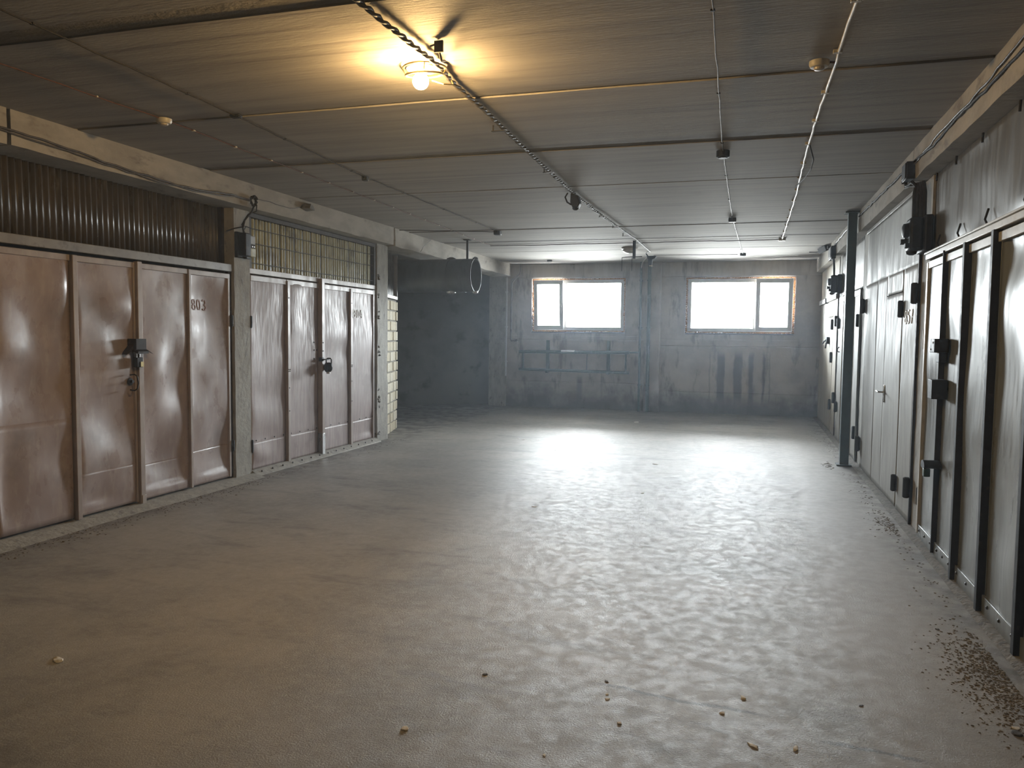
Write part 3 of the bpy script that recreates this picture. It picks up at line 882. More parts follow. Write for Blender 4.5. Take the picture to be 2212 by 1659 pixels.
# ---- door 3: dark grey, nearest on the right
d3 = root('garage_gate', (XR, 5.2, 0), 'dark grey green steel garage door with proud posts, nearest on the right', 'garage door', 'garage doors along the aisle')
ys = [3.40, 4.05, 4.65, 5.28, 5.80, 6.36]
for i in range(5):
    y0, y1 = ys[i], ys[i+1]
    leaf, fn = plain_leaf(d3, 'greySheet', XR+.004, y0, y1, .05, 2.005, 110+i*7, .020 if i < 3 else .009)
    MB().box(XR-.010, y0+.006, .012, XR+.02, y1-.006, .105).build('kick_plate', 'greySheet', leaf, bevel=.003)
    rivets(leaf, [(XR-.011, y0+.1+(y1-y0-.2)*q/2, .07+.0*q) for q in range(3)], -1, .010)
    MB().box(XR-.012, y0+.006, 1.955, XR+.01, y1-.006, 2.005).build('top_rail', 'paleTrim', leaf, bevel=.003)
    if i == 4:
        MB().box(XR-.016, y1-.045, .04, XR+.01, y1-.004, 2.0).build('edge_strip', 'paleTrim', leaf, bevel=.003)
        MB().box(XR-.02, y0+.004, .04, XR+.01, y0+.026, 2.0).build('edge_strip', 'darkSteel', leaf, bevel=.002)
        b = MB()
        for z in (.80, .84, .74):
            for yy in (y0+.06, y0+.10):
                b.lathe((XR-.004, yy, z), (-1, 0, 0), [(.010, 0), (.010, .004), (.005, .006)], 8)
        tag(b.build('bolt_holes', 'bolt', leaf), 'cluster of dark bolt holes', None, None, 'stuff')
    if i == 3:
        MB().box(XR-.03, y1-.012, .03, XR+.01, y1+.004, 2.03).build('edge_strip', 'darkSteel', leaf, bevel=.002)
for y in (4.06, 4.68, 5.25):
    tag(MB().box(XR-.036, y-.022, .012, XR+.01, y+.022, 2.02).build('post', 'darkSteel', d3, bevel=.003), 'dark proud box post')
b = MB()
vs = [(XR-.02, y, 2.012+.006*noise.noise((y*3, 1, 1))) for y in [3.3+.1*i for i in range(32)]]
MB().box(XR-.022, 3.3, 2.02, XR+.02, 6.38, 2.06).build('lintel_rail', 'paleTrim', d3, bevel=.004)
MB().box(XR-.032, 3.3, 2.06, XR+.02, 6.38, 2.072).build('drip_lip', 'paleTrim', d3, bevel=.002)
fn3 = dents(5, 3.3, 6.4, 2.06, 2.62, .012, 9)
tag(sheet('transom_sheet', 'greyTrans', d3, XR+.03, 3.3, 6.40, 2.06, 2.63, -1, fn3, 60, 16), 'dark wavy sheet above the leaves')
b = MB()
for y in (4.3, 4.95, 5.55, 6.1):
    b = MB().tube([(XR+.012, y, 2.07), (XR-.006, y, 2.11), (XR+.012, y+.01, 2.17)], .006, 6)
    b.build('wire_pin', 'darkSteel', d3)
    MB().tube([(XR+.014, y+.2, 2.625), (XR+.012, y+.2, 2.57)], .007, 6).build('wire_pin', 'darkSteel', d3)
hinge(d3, XR, 6.372, 1.45, -1, .13, .010, 'paleTrim')
hinge(d3, XR, 6.372, .30, -1, .12, .010, 'darkSteel')
# lock box, square box and hasp of door 3
b = MB().box(XR-.085, 5.66, 1.365, XR-.0, 5.80, 1.455).box(XR-.05, 5.69, 1.30, XR-.0, 5.77, 1.365)
tag(b.build('lock_case', 'blackPlastic', d3, bevel=.004), 'dark bolted lock case')
MB().box(XR-.03, 5.80, 1.36, XR-.0, 5.83, 1.455).build('strike_plate', 'galv', d3, bevel=.002)
rivets(d3, [(XR-.085, 5.70, 1.43), (XR-.085, 5.76, 1.385)], -1, .007, 'galv')
MB().box(XR-.09, 5.66, 1.065, XR-.0, 5.78, 1.19).build('square_lock_box', 'blackPlastic', d3, bevel=.003)
b = MB()
for side in (0,):
    prof = [(.045*math.cos(math.radians(a)), .04*math.sin(math.radians(a))) for a in range(0, 181, 15)]
    b.prism([(XR-.105+0*.0, 5.76+u, .615+v) for u, v in [(p[0]*1.3, p[1]) for p in prof]]+[], (.10, 0, 0))
    b.prism([(XR-.105, 5.76+u*1.3, .618-abs(v)*.45) for u, v in prof][::-1], (.10, 0, 0))
b.build('lock_shield', 'blackPlastic', d3)
pk = root('padlock', (XR-.075, 5.76, .56), 'dark green padlock hanging under the round shield on the dark grey door', 'padlock')
MB().box(XR-.10, 5.735, .545, XR-.06, 5.785, .60).build('lock_body', 'greenLock', pk, bevel=.006)
MB().tube([(XR-.08, 5.745, .598), (XR-.08, 5.745, .622), (XR-.08, 5.75, .634), (XR-.08, 5.77, .634), (XR-.08, 5.775, .622), (XR-.08, 5.775, .598)], .006, 8).build('shackle', 'galv', pk)

# ---- door 4: stencilled 857, pale flush plates with a wicket
d4 = root('garage_gate', (XR, 8.15, 0), 'pale flush steel garage door with a wicket door and stencilled 857', 'garage door', 'garage doors along the aisle')
plates = [(9.60, 8.70), (8.695, 8.14), (7.30, 6.735)]
fns = {}
for k, (ya, yb) in enumerate(plates):
    leaf, fn = plain_leaf(d4, 'beige', XR, yb, ya, .02, 2.03, 200+k*9, .006, 5)
    if k == 2:
        tag(number('857', 'whitePaint', leaf, lambda y, z: XR-fn(y, z), 7.20, 1.575, .11, .145, -1, .12), 'white stencilled 857')
tp, _ = plain_leaf(d4, 'beige', XR, 7.305, 8.135, 1.85, 2.03, 240, .004, 3, 10, 6)
wk = root('wicket_door', (XR, 7.72, 0)); wk.parent = d4; wk.location = (0, 7.72-8.15, 0)
WL[wk.name] = Vector((XR, 7.72, 0))
fn = dents(250, 7.305, 8.135, .02, 1.84, .007, 6)
wl = sheet('leaf', 'beige', wk, XR-.002, 7.309, 8.131, .03, 1.842, -1, fn)
b = MB()
b.box(XR-.012, 8.03, .86, XR, 8.07, 1.02)
b.cyl((XR-.008, 8.05, .955), (XR-.06, 8.05, .955), .009, 10)
b.tube([(XR-.055, 8.045, .955), (XR-.06, 8.09, .957), (XR-.058, 8.16, .96)], [.009, .0095, .008], 8)
tag(b.build('lever_handle', 'chrome', wk, bevel=.002), 'worn chrome lever handle on a long plate')
for z in (1.70, .235):
    hinge(wk, XR, 7.30, z, -1, .13, .022, 'darkSteel')
for z, h in ((1.80, .15), (.30, .15)):
    hinge(d4, XR, 6.715, z, -1, h, .026, 'darkSteel')
for z, h in ((1.81, .15), (.27, .16)):
    hinge(d4, XR, 9.61, z, -1, h, .026, 'darkSteel')
MB().box(XR-.005, 6.70, .0, XR+.03, 6.72, 2.60).build('frame_post', 'darkSteel', d4)
fnt = dents(260, 6.72, 9.60, 2.03, 2.62, .008, 9)
tag(sheet('transom_sheet', 'beigeDirty', d4, XR+.012, 6.72, 9.60, 2.02, 2.63, -1, fnt, 50, 14), 'damp stained sheet above the door')
MB().box(XR-.008, 6.72, 2.60, XR+.02, 9.60, 2.632).build('transom_rail', 'greyEdge', d4, bevel=.003)

# ---- door 5: partly hidden behind the green post
d5 = root('garage_gate', (XR, 11.03, 0), 'pale grey steel garage door half hidden behind the dark green post', 'garage door', 'garage doors along the aisle')
for k, (ya, yb) in enumerate(((9.94, 10.50), (10.50, 11.05), (11.05, 11.6), (11.6, 12.13))):
    leaf, fn = plain_leaf(d5, 'beige', XR, ya, yb, .02, 2.02, 300+k*5, .006, 5)
    MB().box(XR-.012, ya+.006, 1.955, XR+.01, yb-.006, 2.02).build('top_rail', 'paleTrim', leaf, bevel=.003)
    MB().box(XR-.014, ya+.004, .02, XR+.01, ya+.03, 2.0).build('edge_strip', 'paleTrim', leaf, bevel=.003)
for y, z in ((10.0, 1.66), (10.0, .35), (12.08, 1.66), (12.08, .48)):
    hinge(d5, XR, y, z, -1, .14, .022, 'darkSteel')
fnt = dents(360, 9.94, 12.13, 2.03, 2.62, .006, 6)
tag(sheet('transom_sheet', 'greyTrans', d5, XR+.02, 9.94, 12.13, 2.04, 2.63, -1, fnt, 40, 12), 'dark sheet above the door')
MB().tube([(XR-.02, 11.86, 1.33), (XR-.04, 11.86, 1.31), (XR-.045, 11.86, 1.285), (XR-.035, 11.86, 1.265), (XR-.012, 11.86, 1.262)], .007, 8).build('pull_hook', 'darkSteel', d5)

# ---- door 6: farthest, cream
d6 = root('garage_gate', (XR, 13.85, 0), 'cream steel garage door with rust runs, farthest on the right', 'garage door', 'garage doors along the aisle')
for k, (ya, yb) in enumerate(((12.47, 13.0), (13.86, 14.6), (14.6, 15.30))):
    leaf, fn = plain_leaf(d6, 'cream', XR, ya, yb, .02, 2.05, 400+k*5, .007, 5)
leaf, fn = plain_leaf(d6, 'cream', XR, 13.0, 13.86, 1.78, 2.05, 420, .004, 3, 10, 6)
wk6 = root('wicket_door', (XR, 13.43, 0)); wk6.parent = d6; wk6.location = (0, 13.43-13.85, 0)
WL[wk6.name] = Vector((XR, 13.43, 0))
sheet('leaf', 'cream', wk6, XR-.002, 13.004, 13.855, .03, 1.775, -1, dents(430, 13, 13.86, .02, 1.78, .006, 5))
b = MB().box(XR-.05, 13.44, 1.36, XR, 13.58, 1.47)
b.tube([(XR-.05, 13.5, 1.42), (XR-.075, 13.56, 1.40), (XR-.08, 13.72, 1.365)], .014, 8)
b.tube([(XR-.05, 13.48, 1.38), (XR-.06, 13.48, 1.29)], .013, 8)
b.build('lock_lever', 'darkSteel', wk6, bevel=.003)
for y, z in ((13.0, 1.66), (13.0, .44), (12.46, 1.70), (12.46, .58), (13.0, 1.16)):
    hinge(d6, XR, y, z, -1, .15, .020, 'darkSteel')
MB().box(XR-.03, 12.47, 2.03, XR+.01, 15.30, 2.11).build('lintel_rail', 'paleTrim', d6, bevel=.004)
MB().box(XR-.05, 13.9, 2.02, XR, 14.12, 2.10).build('bracket', 'darkSteel', d6, bevel=.003)
fnt = dents(460, 12.47, 15.3, 2.05, 2.62, .010, 8)
tag(sheet('transom_sheet', 'cream', d6, XR+.012, 12.47, 15.38, 2.10, 2.63, -1, fnt, 40, 12), 'wavy cream sheet above the door')

# kerb along the right hand doors
structure('trim_2', MB().prism([(1.40, 3.2, 0), (1.165, 3.2, 0), (1.19, 3.2, .014), (1.40, 3.2, .02)], (0, 12.2, 0)), 'broken', 'low rough kerb along the right hand doors', 'kerb')

# dark green steel post
gp = root('steel_post', (1.085, 9.73, 0), 'dark green square steel post reaching the ceiling on the right', 'post')
MB().box(1.035, 9.68, .012, 1.13, 9.78, H-.012).build('shaft', 'greenPost', gp, bevel=.006)
MB().box(1.0, 9.64, 0, 1.16, 9.82, .014).build('base_plate', 'greenPost', gp)
MB().box(1.0, 9.64, H-.014, 1.145, 9.82, H-.001).build('top_plate', 'greenPost', gp)

# ------------------------------------------------------------------ brick wall at the recess
P0, P1 = Vector((-4.83, 9.99)), Vector((-5.115, 11.04))
dd = (P1-P0).normalized()
nn = Vector((dd.y, -dd.x))
Ln = (P1-P0).length
def W3(u, o, z):           # along, outwards, up
    p = P0+dd*u+nn*o
    return Vector((p.x, p.y, z))
bw = structure('wall_brick', MB().prism([W3(0, -.012, 0), W3(Ln, -.012, 0), W3(Ln, -.13, 0), W3(0, -.13, 0)][::-1], (0, 0, 1.945)), 'mortar', 'narrow wall of stacked yellow sand lime bricks beside the recess', 'wall')
r = random.Random(21)
ch, bl = .1485, .255
brick_mb = MB().obox((0, 0, 0), (.1225, 0, 0), (0, .06, 0), (0, 0, .0675))
bmesh_me = brick_mb.build('brick', 'brick', bw, bevel=.006).data
first = [o for o in bpy.data.objects if o.name == 'brick'][0]
me2 = bmesh_me.copy()
me2.materials[0] = M['brickB']
WLb = WL[bw.name]
ang = math.atan2(dd.y, dd.x)
cnt = 0
for row in range(13):
    off = (row % 2)*.0+r.uniform(-.01, .01)+(0 if row % 2 else .03)
    u = -.06+off
    while u < Ln-.08:
        w = bl
        a, c = max(u, 0.0), min(u+w-.014, Ln)
        if c-a > .05:
            o = first if cnt == 0 else first.copy()
            if cnt:
                COL.objects.link(o)
            o.data = bmesh_me if r.random() < .55 else me2
            o.location = W3((a+c)/2, -.052+r.uniform(-.005, .008), .076+row*ch)-WLb
            o.rotation_euler = (0, r.uniform(-.012, .012), ang+r.uniform(-.012, .012))
            o.scale = ((c-a-.016)/.245, 1, r.uniform(.92, .97))
            cnt += 1
        u += w
# pale mortar edge, sill board and dark infill above the bricks
inf = root('infill_panel', (P0.x, P0.y, 1.95), 'dark boarded infill with pale sill above the yellow brick wall', 'panel')
tag(MB().prism([W3(.0, .012, 1.955), W3(Ln, .012, 1.955), W3(Ln, -.14, 1.955), W3(0, -.14, 1.955)][::-1], (0, 0, .05)).build('sill_board', 'paleTrim', inf, bevel=.004), 'pale sill board')
nb_ = 9
for i in range(nb_):
    u0, u1 = Ln*i/nb_, Ln*(i+1)/nb_-.006
    MB().prism([W3(u0, -.04, 2.005), W3(u1, -.04, 2.005), W3(u1, -.10, 2.005), W3(u0, -.10, 2.005)][::-1], (0, 0, .62)).build('board', 'ribDark', inf, bevel=.003)
b = MB().prism([W3(Ln-.03, .008, 2.005), W3(Ln, .008, 2.005), W3(Ln, -.1, 2.005), W3(Ln-.03, -.1, 2.005)][::-1], (0, 0, .62))
b.build('edge_post', 'greyEdge', inf, bevel=.003)

# ------------------------------------------------------------------ ventilation duct
DY, DZ, DR = 11.32, 2.333, .250
du = root('ventilation_duct', (-5.5, DY, DZ), 'large round grey metal duct with open end hanging at the recess', 'duct')
b = MB()
prof_o, prof_i = [], []
n = 40
xs = [-10.2, -8.9, -7.6, -6.3, -5.2, -4.34, -3.95]
vs, fs = [], []
rings = [(x, DR) for x in xs]+[(x, DR-.006) for x in xs[::-1]]
for x, rr in rings:
    for k in range(n):
        q = 2*PI*k/n
        vs.append((x, DY+rr*math.cos(q), DZ+rr*math.sin(q)))
for i in range(len(rings)-1):
    for k in range(n):
        k2 = (k+1) % n
        fs.append((i*n+k, (i+1)*n+k, (i+1)*n+k2, i*n+k2))
b.add(vs, fs)
b.build('duct_pipe', 'duct', du, smooth=50)
def ring(name, x, rad, w, t, mat):
    bb = MB()
    v, f = [], []
    pr = [(x-w/2, rad), (x+w/2, rad), (x+w/2, rad+t), (x-w/2, rad+t)]
    for k in range(n):
        q = 2*PI*k/n
        for px_, rr in pr:
            v.append((px_, DY+rr*math.cos(q), DZ+rr*math.sin(q)))
    for k in range(n):
        k2 = (k+1) % n
        for j in range(4):
            j2 = (j+1) % 4
            f.append((k*4+j, k2*4+j, k2*4+j2, k*4+j2))
    bb.add(v, f)
    return bb.build(name, mat, du, smooth=50)
ring('end_flange', -3.955, DR-.002, .012, .010, 'darkSteel')
ring('clamp_band', -4.36, DR-.001, .035, .006, 'duct')
ring('seam_band', -4.12, DR-.001, .012, .004, 'duct')
for x, w in ((-4.34, .075), (-3.955, .045)):
    for s in (1, -1):
        MB().lathe((x, DY-.02, DZ+s*(DR+.004)), (0, 0, s), [(w, -.02), (w*.9, .006), (w*.4, .022)], 14).build('clamp_lug', 'galv' if s < 0 else 'duct', du)
MB().box(-4.105, DY-.012, DZ+DR-.004, -4.075, DY+.012, H).box(-4.14, DY-.05, H-.008, -4.04, DY+.05, H).build('hanger', 'blackPlastic', du)

# ------------------------------------------------------------------ pipes on the end wall
rad_ = root('heating_register', (-3.2, YB-.12, .75), 'two level grey green heating pipe register under the left window', 'radiator')
yy = YB-.12
def pipe(p0, p1, r_, name='pipe', par=rad_, mat='greenPipe'):
    return MB().cyl(p0, p1, r_, 14).build(name, mat, par)
pipe((-4.42, yy, 1.115), (-2.20, yy, 1.13), .034, 'upper_pipe')
pipe((-4.42, yy, .765), (-2.20, yy, .74), .030, 'lower_pipe')
pipe((-4.34, yy, 1.115), (-4.34, yy, .765), .026, 'riser')
pipe((-3.03, yy, 1.12), (-3.04, yy, .75), .008, 'riser')
pipe((-2.27, yy, 1.13), (-2.27, yy, .745), .018, 'riser')
for x in (-3.84, -2.62):
    MB().box(x-.03, yy+.036, .70, x+.03, YB-.004, 1.352).build('wall_bracket', 'greenPipe', rad_, bevel=.003)
    MB().box(x-.025, yy-.038, .70, x+.025, yy+.036, .735).build('pipe_clip', 'greenPipe', rad_)
tag(MB().box(-3.55, yy-.036, 1.125, -3.28, yy+.02, 1.16).build('paint_patch', 'whitePaint', rad_, bevel=.006), 'pale patch of bare paint')
MB().tube([(-2.22, yy, 1.13), (-2.1, yy, 1.135), (-2.025, yy-.03, 1.14)], .016, 10).build('branch', 'greenPipe', rad_)
for x, lab in ((-2.0, 'thin grey green riser pipe left of the pilaster'), (-1.84, 'thick dark green riser pipe on the pilaster')):
    t = root('riser_pipe', (x, YB-.17, 0), lab, 'pipe')
    rr = .022 if x < -1.9 else .035
    MB().cyl((x, YB-.17, 0), (x, YB-.17, H-.002), rr, 14).build('pipe', 'greenPipe', t)
    for z in (.5, 1.6, 2.5):
        MB().box(x-rr-.006, YB-.17-rr*.6, z, x+rr+.006, YB-.118 if x > -1.9 else YB-.002, z+.025).build('pipe_clip', 'greenPipe', t)
# bent pipe with tap in the corner
t = root('bent_pipe', (-4.60, YB-.05, 1.34), 'grey pipe bending down the corner to a small tap left of the window', 'pipe')
pts = [(-4.42, YB-.06, H-.002), (-4.42, YB-.06, 2.72), (-4.45, YB-.06, 2.66), (-4.55, YB-.06, 2.57), (-4.60, YB-.06, 2.50), (-4.61, YB-.06, 2.40), (-4.615, YB-.06, 1.36), (-4.60, YB-.065, 1.335), (-4.56, YB-.07, 1.33)]
MB().tube(pts, .021, 12).build('pipe', 'galv' and 'greyEdge', t)
b = MB().cyl((-4.57, YB-.07, 1.33), (-4.49, YB-.08, 1.335), .016, 10).tube([(-4.50, YB-.08, 1.335), (-4.46, YB-.1, 1.33), (-4.45, YB-.1, 1.27)], .012, 8)
b.box(-4.54, YB-.12, 1.35, -4.46, YB-.06, 1.362).cyl((-4.51, YB-.08, 1.335), (-4.51, YB-.08, 1.355), .007, 8)
tag(b.build('tap', 'chrome', t), 'chrome tap')
t = root('conduit', (-4.695, YB-.10, .60), 'white plastic conduit running down the corner of the flat pillar', 'conduit')
MB().cyl((-4.705, YB-.09, .62), (-4.70, YB-.09, 2.60), .017, 12).build('tube', 'pvc', t)
for z in (.9, 1.6, 2.3):
    MB().box(-4.73, YB-.10, z, -4.68, YB-.06, z+.02).build('clip', 'pvc', t)

# ------------------------------------------------------------------ lamp, detectors and boxes on the ceiling
LX, LY = -1.687, 3.926
lp = root('ceiling_lamp', (LX, LY, H), 'lit bare bulb in a wire ring fitting on the ceiling', 'lamp')
MB().lathe((LX-.02, LY+.07, H), (0, 0, -1), [(.085, 0), (.085, .012), (.055, .022), (.03, .026)], 28).build('base', 'enamel', lp)
MB().lathe((LX-.012, LY+.045, H-.02), (-.10, -.35, -1), [(.021, 0), (.022, .028), (.019, .032), (.019, .052)], 16).build('socket', 'enamel', lp)
ringpts = [(LX+.005+.098*math.cos(2*PI*k/36), LY+.035+.085*math.sin(2*PI*k/36), H-.052+.012*math.sin(2*PI*k/36)) for k in range(36)]
MB().tube(ringpts, .0065, 8, closed=True).build('wire_ring', 'brass', lp)
ringpts = [(LX-.0+.115*math.cos(2*PI*k/36), LY+.055+.10*math.sin(2*PI*k/36), H-.012) for k in range(36)]
MB().tube(ringpts, .006, 8, closed=True).build('wire_ring', 'brass', lp)
for q in (20, 110, 200, 290):
    a = math.radians(q)
    MB().tube([(LX+.115*math.cos(a), LY+.055+.10*math.sin(a), H-.012), (LX+.005+.098*math.cos(a), LY+.035+.085*math.sin(a), H-.052)], .004, 6).build('wire_stay', 'brass', lp)
bc = Vector((LX+.003, LY-.004, H-.098))
ax = Vector((.10, .35, 1)).normalized()
prof = []
for k in range(13):
    a = -PI/2+PI*k/12*.86
    prof.append((.042*math.cos(a), .042*math.sin(a)))
prof += [(.018, .044), (.015, .054)]
tag(MB().lathe(bc, ax, prof, 24).build('bulb', 'bulb', lp, smooth=80), 'glowing warm bulb')
b = MB().tube([(-1.475, 3.66, H), (-1.475, 3.66, H-.012), (-1.53, 3.68, H-.014)], .005, 6).tube([(-1.49, 3.67, H), (-1.505, 3.76, H-.06), (-1.52, 3.85, H-.03)], .006, 6)
b.box(-1.50, 3.655, H-.055, -1.455, 3.665, H)
b.build('wire_hook', 'darkSteel', lp)
MB().tube([(-1.60, 4.15, H-.03), (-1.57, 4.10, H-.07), (-1.60, 4.03, H-.085), (-1.66, 4.02, H-.065)], .004, 6).build('loose_lead', 'brass', lp)

def detector(x, y, label, rad=.05):
    t = root('smoke_detector', (x, y, H), label, 'detector', 'round detectors on the ceiling')
    MB().lathe((x, y, H), (0, 0, -1), [(rad, 0), (rad, .018), (rad*.86, .03), (rad*.6, .032)], 24).build('base', 'whitePlastic', t)
    MB().lathe((x, y, H-.03), (0, 0, -1), [(rad*.55, 0), (rad*.5, .012), (rad*.25, .016)], 20).build('sensor_cap', 'enamel', t)
detector(-3.79, 4.505, 'small round white smoke detector on the left ceiling above the brown door')
detector(.308, 4.43, 'small round white smoke detector by the white cable')
MB().tube([(.345, 4.43, H-.006), (.39, 4.43, H-.012)], .006, 6).build('lead', 'redWire', bpy.data.objects['smoke_detector.001'])

# dead lamp farther down
t = root('ceiling_lamp', (-1.872, 12.83, H), 'unlit oval glass lamp far down the ceiling', 'lamp')
MB().lathe((-1.872, 12.83, H), (0, 0, -1), [(.13, 0), (.13, .02), (.115, .03)], 24).build('base', 'enamel', t)
MB().lathe((-1.872, 12.83, H-.028), (0, 0, -1), [(.112, 0), (.105, .03), (.07, .055), (.02, .065)], 24).build('lamp_glass', 'lampGlass', t)

def jbox(x, y, label, s=(.03, .03, .03), mat='blackPlastic', rnd_=False):
    t = root('junction_box', (x, y, H), label, 'junction box')
    if rnd_:
        MB().lathe((x, y, H), (0, 0, -1), [(s[0], 0), (s[0], s[2]*.9), (s[0]*.85, s[2])], 18).build('case', mat, t)
        MB().lathe((x, y, H-s[2]), (0, 0, -1), [(s[0]*.7, 0), (s[0]*.65, .006)], 18).build('lid', mat, t)
    else:
        MB().box(x-s[0], y-s[1], H-s[2], x+s[0], y+s[1], H).build('case', mat, t, bevel=.004)
        MB().box(x-s[0]*.9, y-s[1]*.9, H-s[2]-.006, x+s[0]*.9, y+s[1]*.9, H-s[2]).build('lid', mat, t, bevel=.002)
    for sg in (-1, 1):
        MB().cyl((x, y+sg*s[1], H-s[2]*.5), (x, y+sg*(s[1]+.018), H-s[2]*.5), .006, 8).build('gland', mat, t)
jbox(-3.254, 4.54, 'small dark flat junction box on the thin wire nearest the left', (.035, .022, .014))
jbox(-3.366, 6.585, 'small dark junction box on the thin wire, second from the left edge', (.025, .025, .035))
jbox(-3.335, 10.44, 'dark square junction box where the cross wire meets, near the duct', (.045, .045, .05))
jbox(-.227, 6.34, 'round black junction box on the right middle wire', (.05, .045, .05), rnd_=True)
jbox(-.226, 9.89, 'small black square junction box farther along the middle wire', (.045, .045, .045))
jbox(-.132, 14.1, 'tiny dark junction box close to the end wall', (.05, .05, .04), rnd_=True)
jbox(-3.65, 14.67, 'tiny dark ceiling box above the left window', (.05, .04, .03), rnd_=True)
jbox(.418, 12.05, 'small white end box where the white cable stops', (.05, .035, .03), 'whitePlastic')

# hanging box on the twisted cable
t = root('hanging_speaker', (-1.69, 7.82, 2.75), 'dark box shaped device hanging from the twisted cable', 'speaker')
MB().prism([(-1.735, 7.79, 2.86), (-1.655, 7.79, 2.835), (-1.638, 7.79, 2.76), (-1.66, 7.79, 2.715), (-1.715, 7.79, 2.72), (-1.738, 7.79, 2.77)], (0, .09, 0)).build('case', 'blackPlastic', t, bevel=.008)
MB().lathe((-1.69, 7.835, 2.735), (0, -.2, -1), [(.03, 0), (.032, .025), (.022, .035)], 16).build('nozzle', 'blackPlastic', t)
MB().tube([(-1.70, 7.84, 2.845), (-1.70, 7.84, H)], .01, 8).build('hanger', 'darkSteel', t)
MB().tube([(-1.725, 7.79, 2.745), (-1.765, 7.78, 2.77), (-1.785, 7.78, 2.82), (-1.765, 7.80, H-.005)], .008, 8).build('lead', 'darkWire', t)

# hanging strap with wire frame and floodlight
t = root('hanging_strap', (-1.66, 11.9, H), 'dark flat steel strap hanging down near the end wall', 'bracket')
MB().box(-1.69, 11.895, 2.60, -1.645, 11.905, H).build('strap', 'blackPlastic', t)
MB().tube([(-1.85, 11.91, 2.62), (-1.70, 11.91, 2.63), (-1.55, 11.91, 2.63)], .006, 6).build('cross_wire', 'darkWire', t)
b = MB()
for x in (-1.85, -1.70):
    MB().tube([(x, 11.91, 2.62), (x, 11.91, 2.42)], .004, 6).build('drop_wire', 'darkWire', t)
t = root('floodlight', (-1.62, 13.6, 2.75), 'dark angular floodlight under the ceiling above the pilaster', 'floodlight')
MB().prism([(-1.69, 13.52, 2.80), (-1.52, 13.52, 2.80), (-1.55, 13.52, 2.755), (-1.59, 13.52, 2.74), (-1.60, 13.52, 2.64), (-1.655, 13.52, 2.64), (-1.66, 13.52, 2.74)], (0, .12, 0)).build('housing', 'matteBlack', t, bevel=.006)
MB().box(-1.64, 13.51, 2.63, -1.58, 13.65, 2.64).build('lens', 'chrome', t)
MB().tube([(-1.67, 13.58, 2.79), (-1.70, 13.58, 2.84), (-1.67, 13.58, H)], .014, 8).build('bracket', 'blackPlastic', t)
MB().tube([(-1.66, 13.54, 2.79), (-1.72, 13.54, 2.74), (-1.76, 13.54, 2.68), (-1.77, 13.55, 2.60)], .007, 6).build('lead', 'whiteWire', t)

# ------------------------------------------------------------------ cables
def twisted(name, pts, r, pitch, mat, label, n=8, step=.03, amp=0):
    rr = random.Random(len(pts))
    P = wobble(pts, amp, step, rr, H-r*1.6)
    b1, b2 = MB(), MB()
    o1, o2 = [], []
    s = 0
    for i, p in enumerate(P):
        if i:
            s += (p-P[i-1]).length
        q = s/pitch*2*PI
        off = Vector((math.cos(q), 0, math.sin(q)))*r*.85
        o1.append(p+off)
        o2.append(p-off)
    t = root(name, P[0], label, 'cable')
    b1.tube(o1, r, n).build('strand', mat, t, smooth=80)
    b2.tube(o2, r, n).build('strand', mat, t, smooth=80)
    return t
zc = H-.019
tw = twisted('twisted_cable', [(-1.70, -5, zc), (-1.63, 1.5, zc), (-1.62, 3.07, zc), (-1.605, 3.5, zc), (-1.592, 3.9, zc), (-1.622, 4.25, zc), (-1.62, 4.72, zc), (-1.651, 5.77, zc), (-1.681, 6.93, zc), (-1.697, 7.85, zc),
                               (-1.69, 8.9, zc), (-1.661, 9.95, zc), (-1.60, 11.6, zc), (-1.60, 13.3, zc), (-1.68, 13.5, zc)], .0085, .16, 'greyWire',
             'thick twisted grey cable running down the middle of the ceiling', amp=.003)
for y in (5.2, 6.6, 9.2, 10.15, 11.0):
    MB().box(-1.71, y-.012, H-.045, -1.61, y+.012, H-.04).cyl((-1.70, y, H-.042), (-1.70, y, H), .005, 6).build('cable_strap', 'darkSteel', tw)

def wire(name, pts, r, mat, label, clips=0, clip_mat='whitePlastic', amp=.003, step=.12, cs=(.016, .012, .016)):
    rr = random.Random(int(abs(pts[0][0])*100))
    P = wobble(pts, amp, step, rr, H-r)
    t = root(name, P[0], label, 'cable')
    MB().tube(P, r, 7).build('sheath', mat, t, smooth=80)
    if clips:
        k = max(1, len(P)//clips)
        for i in range(k//2, len(P), k):
            p = P[i]
            MB().box(p.x-cs[0]*1.6, p.y-cs[1], p.z-cs[2]*.5, p.x+cs[0], p.y+cs[1], H).build('cable_clip', clip_mat, t, bevel=.002)
    return t
ww = wire('white_cable', [(.40, -4, H-.012), (.395, 3.3, H-.012), (.392, 3.64, H-.012), (.388, 3.9, H-.012), (.387, 4.4, H-.012), (.384, 4.83, H-.012), (.379, 5.32, H-.012), (.378, 6.2, H-.012), (.388, 7., H-.012),
                         (.408, 8.2, H-.012), (.414, 9.35, H-.012), (.418, 12.02, H-.012)], .0085, 'whiteWire', 'white cable clipped along the right side of the ceiling', 26)
MB().tube([(.385, 6.2, H-.02), (.43, 6.45, H-.075), (.432, 6.75, H-.09), (.415, 7.2, H-.07), (.375, 7.8, H-.03)], .0055, 7).build('hanging_loop', 'darkWire', ww, smooth=80)
wire('thin_wire', [(-.19, -3, H-.006), (-.186, 3.5, H-.006), (-.227, 6.3, H-.006), (-.226, 9.85, H-.006), (-.132, 14.05, H-.006)], .0042, 'greyWire', 'thin grey wire through the round black box right of the middle', 14, 'darkSteel', cs=(.008, .008, .01))
